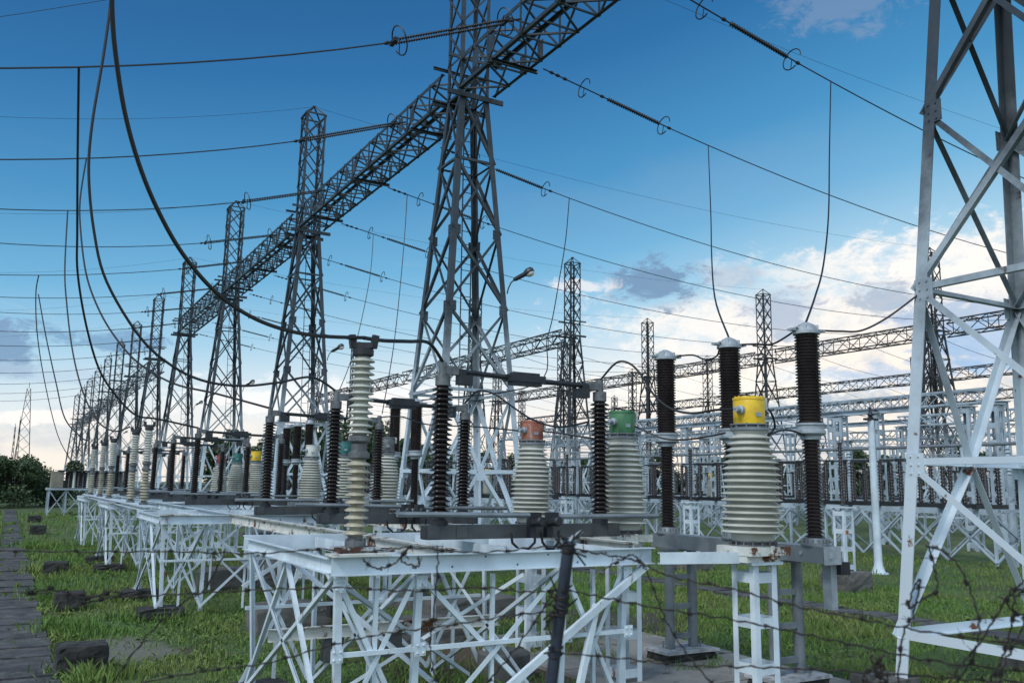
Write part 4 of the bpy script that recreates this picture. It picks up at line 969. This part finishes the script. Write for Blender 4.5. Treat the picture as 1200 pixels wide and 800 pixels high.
# ---------------------------------------------------------------- trees
def tree_mesh(name, R, H, trunk, nl, leafsz, m, lobes, seed, low=.25):
    r = np.random.default_rng(seed)
    b = MB(); b.tube([(0, 0, 0), (.1*R, 0, H*.25), (.05*R, .08*R, H*.55), (0, 0, H*.8)], [trunk, trunk*.75, trunk*.5, trunk*.15], 7)
    cs = []
    for k in range(lobes):
        a = r.uniform(0, 6.283); q = R*math.sqrt(r.uniform(.02, .62)); z = H*r.uniform(low+.1, .86); s = R*r.uniform(.26, .46)*(1.1-.4*(z/H))
        c = np.array([q*math.cos(a)*(1.15-.5*z/H), q*math.sin(a)*(1.15-.5*z/H), z]); cs.append((c, s))
        b.tube([(0, 0, H*r.uniform(.15, .4)), tuple(c*np.array([.5, .5, .8])), tuple(c)], [trunk*.4, trunk*.25, trunk*.06], 5)
    vs = np.zeros((nl*4, 3)); 
    for i in range(nl):
        c, s = cs[r.integers(len(cs))]; d = r.normal(size=3); d /= np.linalg.norm(d); p = c+d*s*(r.uniform(.25, 1.)**.5)*np.array([1, 1, .8])*(1.0 if r.random() > .1 else 1.25)
        u = r.normal(size=3); u /= np.linalg.norm(u); w = np.cross(u, r.normal(size=3)); w /= np.linalg.norm(w)+1e-9; z = leafsz*r.uniform(.6, 1.4)
        vs[i*4:i*4+4] = [p-u*z, p+w*z*.45, p+u*z, p-w*z*.45]
    vs[:, 2] = np.maximum(vs[:, 2], .1)
    return b, vs
def tree(loc, name, label, cat, group, args, m='leaf'):
    t = thing(name, loc, label, cat, group); b, vs = tree_mesh(name, *args)
    b.v = [(p[0]+loc[0], p[1]+loc[1], p[2]+loc[2]) for p in b.v]; b.build('trunk', 'bark', t, True)
    me = bpy.data.meshes.new('crown'); n = len(vs)//4
    me.from_pydata([tuple(v) for v in vs], [], [(4*i, 4*i+1, 4*i+2, 4*i+3) for i in range(n)]); me.materials.append(M[m])
    o = bpy.data.objects.new('crown', me); C.objects.link(o); o.parent = t; return t
tree((.6, 108, 0), 'broad_bush', 'big dark rounded bush at the end of the path, left edge', 'bush', None, (4.2, 6.4, .3, 9000, .17, 'leaf', 16, 3, .0))
tree((-4.6, 104, 0), 'broad_bush', 'dark bush cut by the left edge of the photo', 'bush', None, (3.6, 6.0, .28, 6000, .17, 'leaf', 13, 5, .0))
tree((4.4, 113, 0), 'broad_bush', 'dark bush right of the biggest left bush, behind the insulator bank', 'bush', None, (4.6, 5.2, .25, 7500, .17, 'leaf', 16, 8, .0))
ta = tree((40, 190, 0), 'far_tree', 'far tree of the dark wood along the horizon', 'tree', 'trees of the wood behind the yard', (7, 15, .4, 4200, .42, 'leaf', 15, 21, .12))
tb = tree((56, 196, 0), 'far_tree', 'far tree of the dark wood along the horizon', 'tree', 'trees of the wood behind the yard', (8, 13, .4, 4200, .42, 'leaf2', 13, 22, .1), 'leaf2')
td = tree((70, 200, 0), 'far_tree', 'far tree of the dark wood along the horizon', 'tree', 'trees of the wood behind the yard', (6.5, 12, .4, 3600, .42, 'leaf', 14, 23, .1))
for k in range(46):
    src = (ta, tb, td)[k % 3]; f = k/45
    # an arc of woodland from behind the central tower round to the right edge
    ang = math.radians(14+46*f+random.uniform(-.6, .6)); R_ = 205-35*f+random.uniform(-18, 18)
    c = copy_tree(src, (R_*math.sin(ang), R_*math.cos(ang), 0), rz=random.uniform(0, 6.28)); s = random.uniform(.6, 1.0)*(1.1 if f < .3 else .85); c.scale = (s, s, s*random.uniform(.85, 1.1))
for px, py, X, l in ((345, 490, 22, 'dark leafy tree behind the far switch posts, left of the central tower'), (385, 478, 24, 'tall dark leafy tree just left of the central tower base'), (440, 484, 30, 'dark leafy tree seen between the nearest grey post and the tower legs')):
    p = atx(px, py, X+2); c = copy_tree(ta, (p.x, p.y, 0), l, 'trees left of the central tower'); s = p.z/15.; c.scale = (s*.8, s*.8, s)

# ---------------------------------------------------------------- barbed wire fence close to the camera
t = thing('fence_post', tuple(atd(660, 700, 2.7).to_tuple()[:2])+(0,), 'dark leaning fence post bound with wire in the foreground', 'fence post')
top, low = atd(667, 634, 2.62), atd(646, 800, 2.62); low2 = low+(low-top)*.15
b = MB(); b.tube([V((low2.x, low2.y, 0)), low2, top], .0185, 14); b.build('pipe', 'fence', t, True)
tt = (top-low).normalized()
for f, n in ((.955, 5), (.60, 4), (.50, 5), (.22, 2)):
    b = MB()
    for k in range(n):
        c = low.lerp(top, f)+tt*random.uniform(-.014, .014); b.ring(c, tt+V((random.uniform(-.3, .3), random.uniform(-.3, .3), 0)), .0215, .0026, 14)
        for _ in range(2): d = V((random.uniform(-1, 1), random.uniform(-1, 1), random.uniform(-1, 1))).normalized(); b.tube([c, c+d*.03, c+d*.06+V((0, 0, random.uniform(-.02, .02)))], .0028, 4)
    b.build('wire_binding', 'wire', t, True)
b = MB(); b.tube([top, top+V((.012, 0, .012)), top+V((.04, -.01, .03))], .006, 5); b.build('wire_tail', 'lightcap', t, True)
def barbed(pix, d0, d1, label, group='barbed wire strands of the foreground fence', r=.0019, barb=.20, name='barbed_wire'):
    n = len(pix); P = [atd(x, y, d0+(d1-d0)*i/(n-1)) for i, (x, y) in enumerate(pix)]; P = smooth(P, 10)
    t = thing(name, P[0], label, 'barbed wire', group)
    b = MB(); off = []
    for i, p in enumerate(P): off.append(p+V((math.sin(i*1.7)*.0022, math.cos(i*1.3)*.002, math.cos(i*1.9)*.0025)))
    b.tube(off, r, 6); b.tube([p+V((math.cos(i*1.5)*.003, 0, math.sin(i*1.5)*.003)) for i, p in enumerate(off)], r*.8, 5); b.build('strand', 'wire', t, True)
    acc = random.uniform(0, barb)
    for i in range(1, len(P)):
        acc += (P[i]-P[i-1]).length
        if acc > barb:
            acc -= barb*random.uniform(.85, 1.15); d = (P[i]-P[i-1]).normalized(); u = d.cross(V((0, 0, 1))).normalized(); w = d.cross(u); c = off[i]; b = MB()
            for k in range(4):
                cc = c+d*(k-1.5)*.004; b.ring(cc, d, r*2.2, r*.7, 8)
            for k in range(4):
                a = random.uniform(0, 6.28); e = (u*math.cos(a)+w*math.sin(a)+d*random.uniform(-.4, .4)).normalized(); b.tube([c-e*.004, c+e*.024], [r*.7, r*.3], 4)
            b.build('barb', 'wire', t, True)
    return t
barbed([(-40, 644), (90, 646), (200, 646), (300, 648), (380, 643), (430, 646), (480, 641), (560, 647), (640, 640), (667, 641)], 3.1, 2.62, 'topmost barbed wire strand left of the leaning fence post')
barbed([(667, 641), (690, 646), (740, 655), (760, 664), (790, 676), (860, 690), (930, 709), (1010, 725), (1100, 742), (1240, 760)], 2.62, 2.2, 'topmost barbed wire strand right of the leaning fence post')
barbed([(-40, 692), (60, 695), (150, 698), (220, 695), (300, 691), (400, 688), (480, 692), (560, 688), (620, 693), (660, 690)], 3.0, 2.62, 'middle barbed wire strand left of the leaning fence post')
barbed([(660, 690), (700, 698), (770, 712), (850, 724), (930, 740), (1010, 757), (1100, 775), (1240, 790)], 2.62, 2.2, 'middle barbed wire strand right of the leaning fence post')
barbed([(150, 803), (240, 785), (310, 777), (390, 755), (455, 741), (520, 733), (590, 722), (655, 715)], 2.8, 2.62, 'sloping lower barbed wire strand left of the fence post')
barbed([(652, 764), (740, 772), (800, 779), (880, 781), (960, 784), (1060, 790), (1150, 797), (1240, 800)], 2.62, 2.2, 'lowest barbed wire strand right of the fence post')
barbed([(30, 697), (60, 690), (100, 700), (130, 693), (142, 697), (115, 703), (90, 708)], 2.9, 2.9, 'tangled barbed wire knot on the left strand above the grass', r=.0026, barb=.06)
barbed([(132, 800), (172, 745), (215, 705), (240, 690), (264, 645)], 2.9, 2.9, 'thin diagonal barbed wire at the lower left', r=.0017)
barbed([(512, 640), (513, 665), (508, 720), (504, 760), (512, 800)], 2.7, 2.7, 'upright tie wire left of the fence post', r=.0017, barb=.15)
barbed([(425, 655), (440, 665), (462, 660), (475, 645), (482, 640), (470, 656), (490, 664)], 2.75, 2.75, 'loose curled end of barbed wire under the grey post', r=.0022, barb=.07)
barbed([(570, 800), (600, 765), (632, 720), (650, 690)], 2.6, 2.6, 'diagonal barbed wire running into the fence post from below left', r=.002)
barbed([(706, 668), (726, 656), (742, 650), (757, 668), (770, 700), (785, 735), (812, 775), (840, 806)], 2.55, 2.4, 'bent diagonal barbed wire right of the fence post', r=.0017, barb=.15)
barbed([(1085, 640), (1105, 645), (1125, 665), (1140, 700), (1148, 735), (1140, 770), (1120, 800)], 2.3, 2.2, 'large upper arc of the barbed wire coil at lower right', 'coil strands of barbed wire at lower right', .0021, .10)
barbed([(1088, 640), (1095, 665), (1098, 690), (1080, 702), (1065, 712), (1070, 690), (1078, 680), (1070, 720), (1058, 745), (1052, 800)], 2.3, 2.25, 'hooked left end of the barbed wire coil at lower right', 'coil strands of barbed wire at lower right', .0021, .09)
barbed([(1200, 680), (1182, 700), (1165, 725), (1150, 750), (1130, 775), (1110, 803)], 2.2, 2.2, 'straight diagonal strand through the barbed wire coil at lower right', 'coil strands of barbed wire at lower right', .0021, .09)
barbed([(1205, 690), (1190, 700), (1186, 730), (1178, 760), (1168, 785), (1155, 803)], 2.15, 2.2, 'steep rightmost strand of the barbed wire coil', 'coil strands of barbed wire at lower right', .0021, .08)
barbed([(1020, 770), (1030, 790), (1036, 778), (1024, 786), (1040, 800), (1010, 796), (1036, 768)], 2.25, 2.25, 'dense spiky knot on the lowest right barbed wire', 'coil strands of barbed wire at lower right', .0024, .045)
barbed([(1170, 800), (1180, 770), (1196, 740), (1205, 700), (1190, 690), (1180, 705), (1192, 720)], 2.1, 2.2, 'tangled curl of barbed wire at the right edge', 'coil strands of barbed wire at lower right', .0022, .07)

# ---------------------------------------------------------------- sky and light
w = bpy.data.worlds.new('World'); sc.world = w; w.use_nodes = True
N = NT(w.node_tree); bg = N.n['Background']
SUN_AZ, SUN_EL = math.radians(-112), math.radians(46)     # soft light from behind and left of the camera
sky = N.new('ShaderNodeTexSky', sky_type='NISHITA', sun_disc=False, sun_elevation=SUN_EL, sun_rotation=SUN_AZ)
d = N.vm('NORMALIZE', N.new('ShaderNodeTexCoord').outputs['Generated'])
sp = N.new('ShaderNodeSeparateXYZ'); N.put(sp.inputs[0], d); dz = sp.outputs[2]
fwd = V((math.sin(TH), math.cos(TH), 0)); rgt = V((math.cos(TH), -math.sin(TH), 0))
front = N.vm('DOT_PRODUCT', d, tuple(fwd)); right = N.vm('DOT_PRODUCT', d, tuple(rgt))
zz = N.m('ADD', dz, N.m('MULTIPLY', N.m('MAXIMUM', right, -.5), -.10))
zz = N.m('SUBTRACT', zz, N.m('MULTIPLY', N.ss(right, .0, .45), .05))
base = N.ramp(zz, [(0., (.76, .65, .58)), (.06, (.74, .67, .62)), (.12, (.56, .62, .65)), (.18, (.28, .47, .60)), (.245, (.115, .33, .52)), (.33, (.040, .212, .41)), (.45, (.010, .112, .285)), (.58, (.003, .062, .185)), (1., (.01, .06, .18))])
# cloud field on a flat layer overhead
den = N.m('ADD', N.m('MAXIMUM', dz, 0.), .10)
lay = N.vm('SCALE', d, N.m('DIVIDE', 1., den)); lay = N.vm('MULTIPLY', lay, (1., 1., 0.))
n1 = N.noise(lay, .85, 9., .62, .4); nw = N.noise(N.vm('MULTIPLY', d, (1., 1., 2.8)), 6.5, 11., .66, .7); n2 = N.noise(N.vm('MULTIPLY', d, (1., 1., 2.2)), 8., 9., .62, .5); n3 = N.noise(N.vm('ADD', lay, (7., 3., 0.)), .55, 6., .6)
# bright bank to the right and low
mr = N.m('MULTIPLY', N.ss(right, -.02, .38), N.ss(dz, .255, .11))
lowb = N.ss(dz, .15, .02)
cov = N.m('ADD', N.m('MULTIPLY', mr, .50), N.m('MULTIPLY', lowb, .24))
ca = N.ss(N.m('ADD', N.m('MULTIPLY_ADD', nw, .7, N.m('MULTIPLY', n1, .3)), cov), .60, .96)
ccol = N.mix(N.ss(n2, .36, .60), (.30, .37, .46), (.80, .70, .60))
ccol = N.mix(N.ss(dz, .22, .34), ccol, (.45, .58, .72))
col = N.mix(N.m('MULTIPLY', ca, .88), base, ccol)
# thin mauve veil high up
veil = N.m('MULTIPLY', N.ss(n3, .46, .70), N.m('MULTIPLY', N.ss(dz, .24, .40), .5))
col = N.mix(veil, col, (.19, .27, .42))
def puff(px, py, rx, rz, colr, amt, soft=.55):
    global col
    c = ray(px, py).normalized(); hz = V((c.x, c.y, 0)).normalized(); sd = V((hz.y, -hz.x, 0))
    dv = N.vm('SUBTRACT', d, tuple(c))
    a = N.m('DIVIDE', N.vm('DOT_PRODUCT', dv, tuple(sd)), rx); b_ = N.m('DIVIDE', N.vm('DOT_PRODUCT', dv, (0., 0., 1.)), rz)
    r = N.m('SQRT', N.m('ADD', N.m('MULTIPLY', a, a), N.m('MULTIPLY', b_, b_)))
    r = N.m('ADD', r, N.m('MULTIPLY', N.m('SUBTRACT', N.noise(N.vm('MULTIPLY', d, (1., 1., 2.)), 26., 10., .7, .4), .5), 3.2))
    f = N.m('MULTIPLY', N.ss(r, 1.0, 1.0-soft), amt); f = N.m('MULTIPLY', f, N.ss(front, 0., .2))
    col = N.mix(f, col, colr)
puff(950, 318, .15, .028, (.80, .74, .67), .6, .9); puff(1090, 300, .13, .035, (.86, .78, .70), .7, .9); puff(1160, 320, .14, .06, (.84, .76, .68), .7, .9); puff(860, 380, .22, .045, (.84, .76, .68), .75, .9)
puff(1020, 365, .18, .035, (.84, .75, .65), .75, .9)
puff(768, 333, .060, .030, (.13, .22, .34), .95); puff(5, 410, .042, .034, (.14, .24, .38), .95); puff(125, 398, .075, .013, (.13, .25, .40), .85); puff(1033, 352, .045, .022, (.24, .31, .41), .75); puff(916, 366, .05, .032, (.24, .32, .44), .75); puff(870, 325, .035, .018, (.30, .38, .48), .6)
puff(40, 438, .07, .012, (.36, .47, .58), .6); puff(1130, 366, .09, .022, (.26, .36, .52), .75); puff(1170, 405, .09, .03, (.22, .38, .60), .7); puff(1000, 442, .14, .018, (.26, .40, .60), .6); puff(990, 5, .08, .03, (.17, .24, .36), .55); puff(680, 335, .05, .012, (.85, .76, .70), .6); puff(40, 490, .08, .012, (.90, .80, .74), .6)
puff(850, 455, .16, .03, (1.0, .90, .74), .55); puff(400, 470, .2, .03, (.88, .82, .78), .5)
# bright cloud cover added behind the camera, out of view, as frontal fill
back = N.ss(front, .15, -.55)
fill_deck = N.mix(N.ss(n2, .3, .7), (.50, .68, .86), (.72, .90, 1.06))
col = N.mix(N.m('MULTIPLY', back, N.ss(dz, -.05, .15)), col, fill_deck)
col = N.mix(N.ss(dz, -.01, -.04), col, (.10, .12, .12))
tot = N.mix(.12, N.vm('SCALE', col, 10.), sky.outputs[0])
N.put(bg.inputs[0], tot); bg.inputs[1].default_value = .1
sl = bpy.data.lights.new('sun', 'SUN'); sl.energy = 1.45; sl.angle = math.radians(16); sl.color = (1., .98, .95)
so = bpy.data.objects.new('sun', sl); C.objects.link(so)
sd = V((math.sin(SUN_AZ)*math.cos(SUN_EL), math.cos(SUN_AZ)*math.cos(SUN_EL), math.sin(SUN_EL)))
so.rotation_euler = sd.to_track_quat('Z', 'Y').to_euler()
sc.view_settings.view_transform = 'Standard'; sc.view_settings.look = 'None'; sc.view_settings.exposure = .52; sc.view_settings.gamma = 1
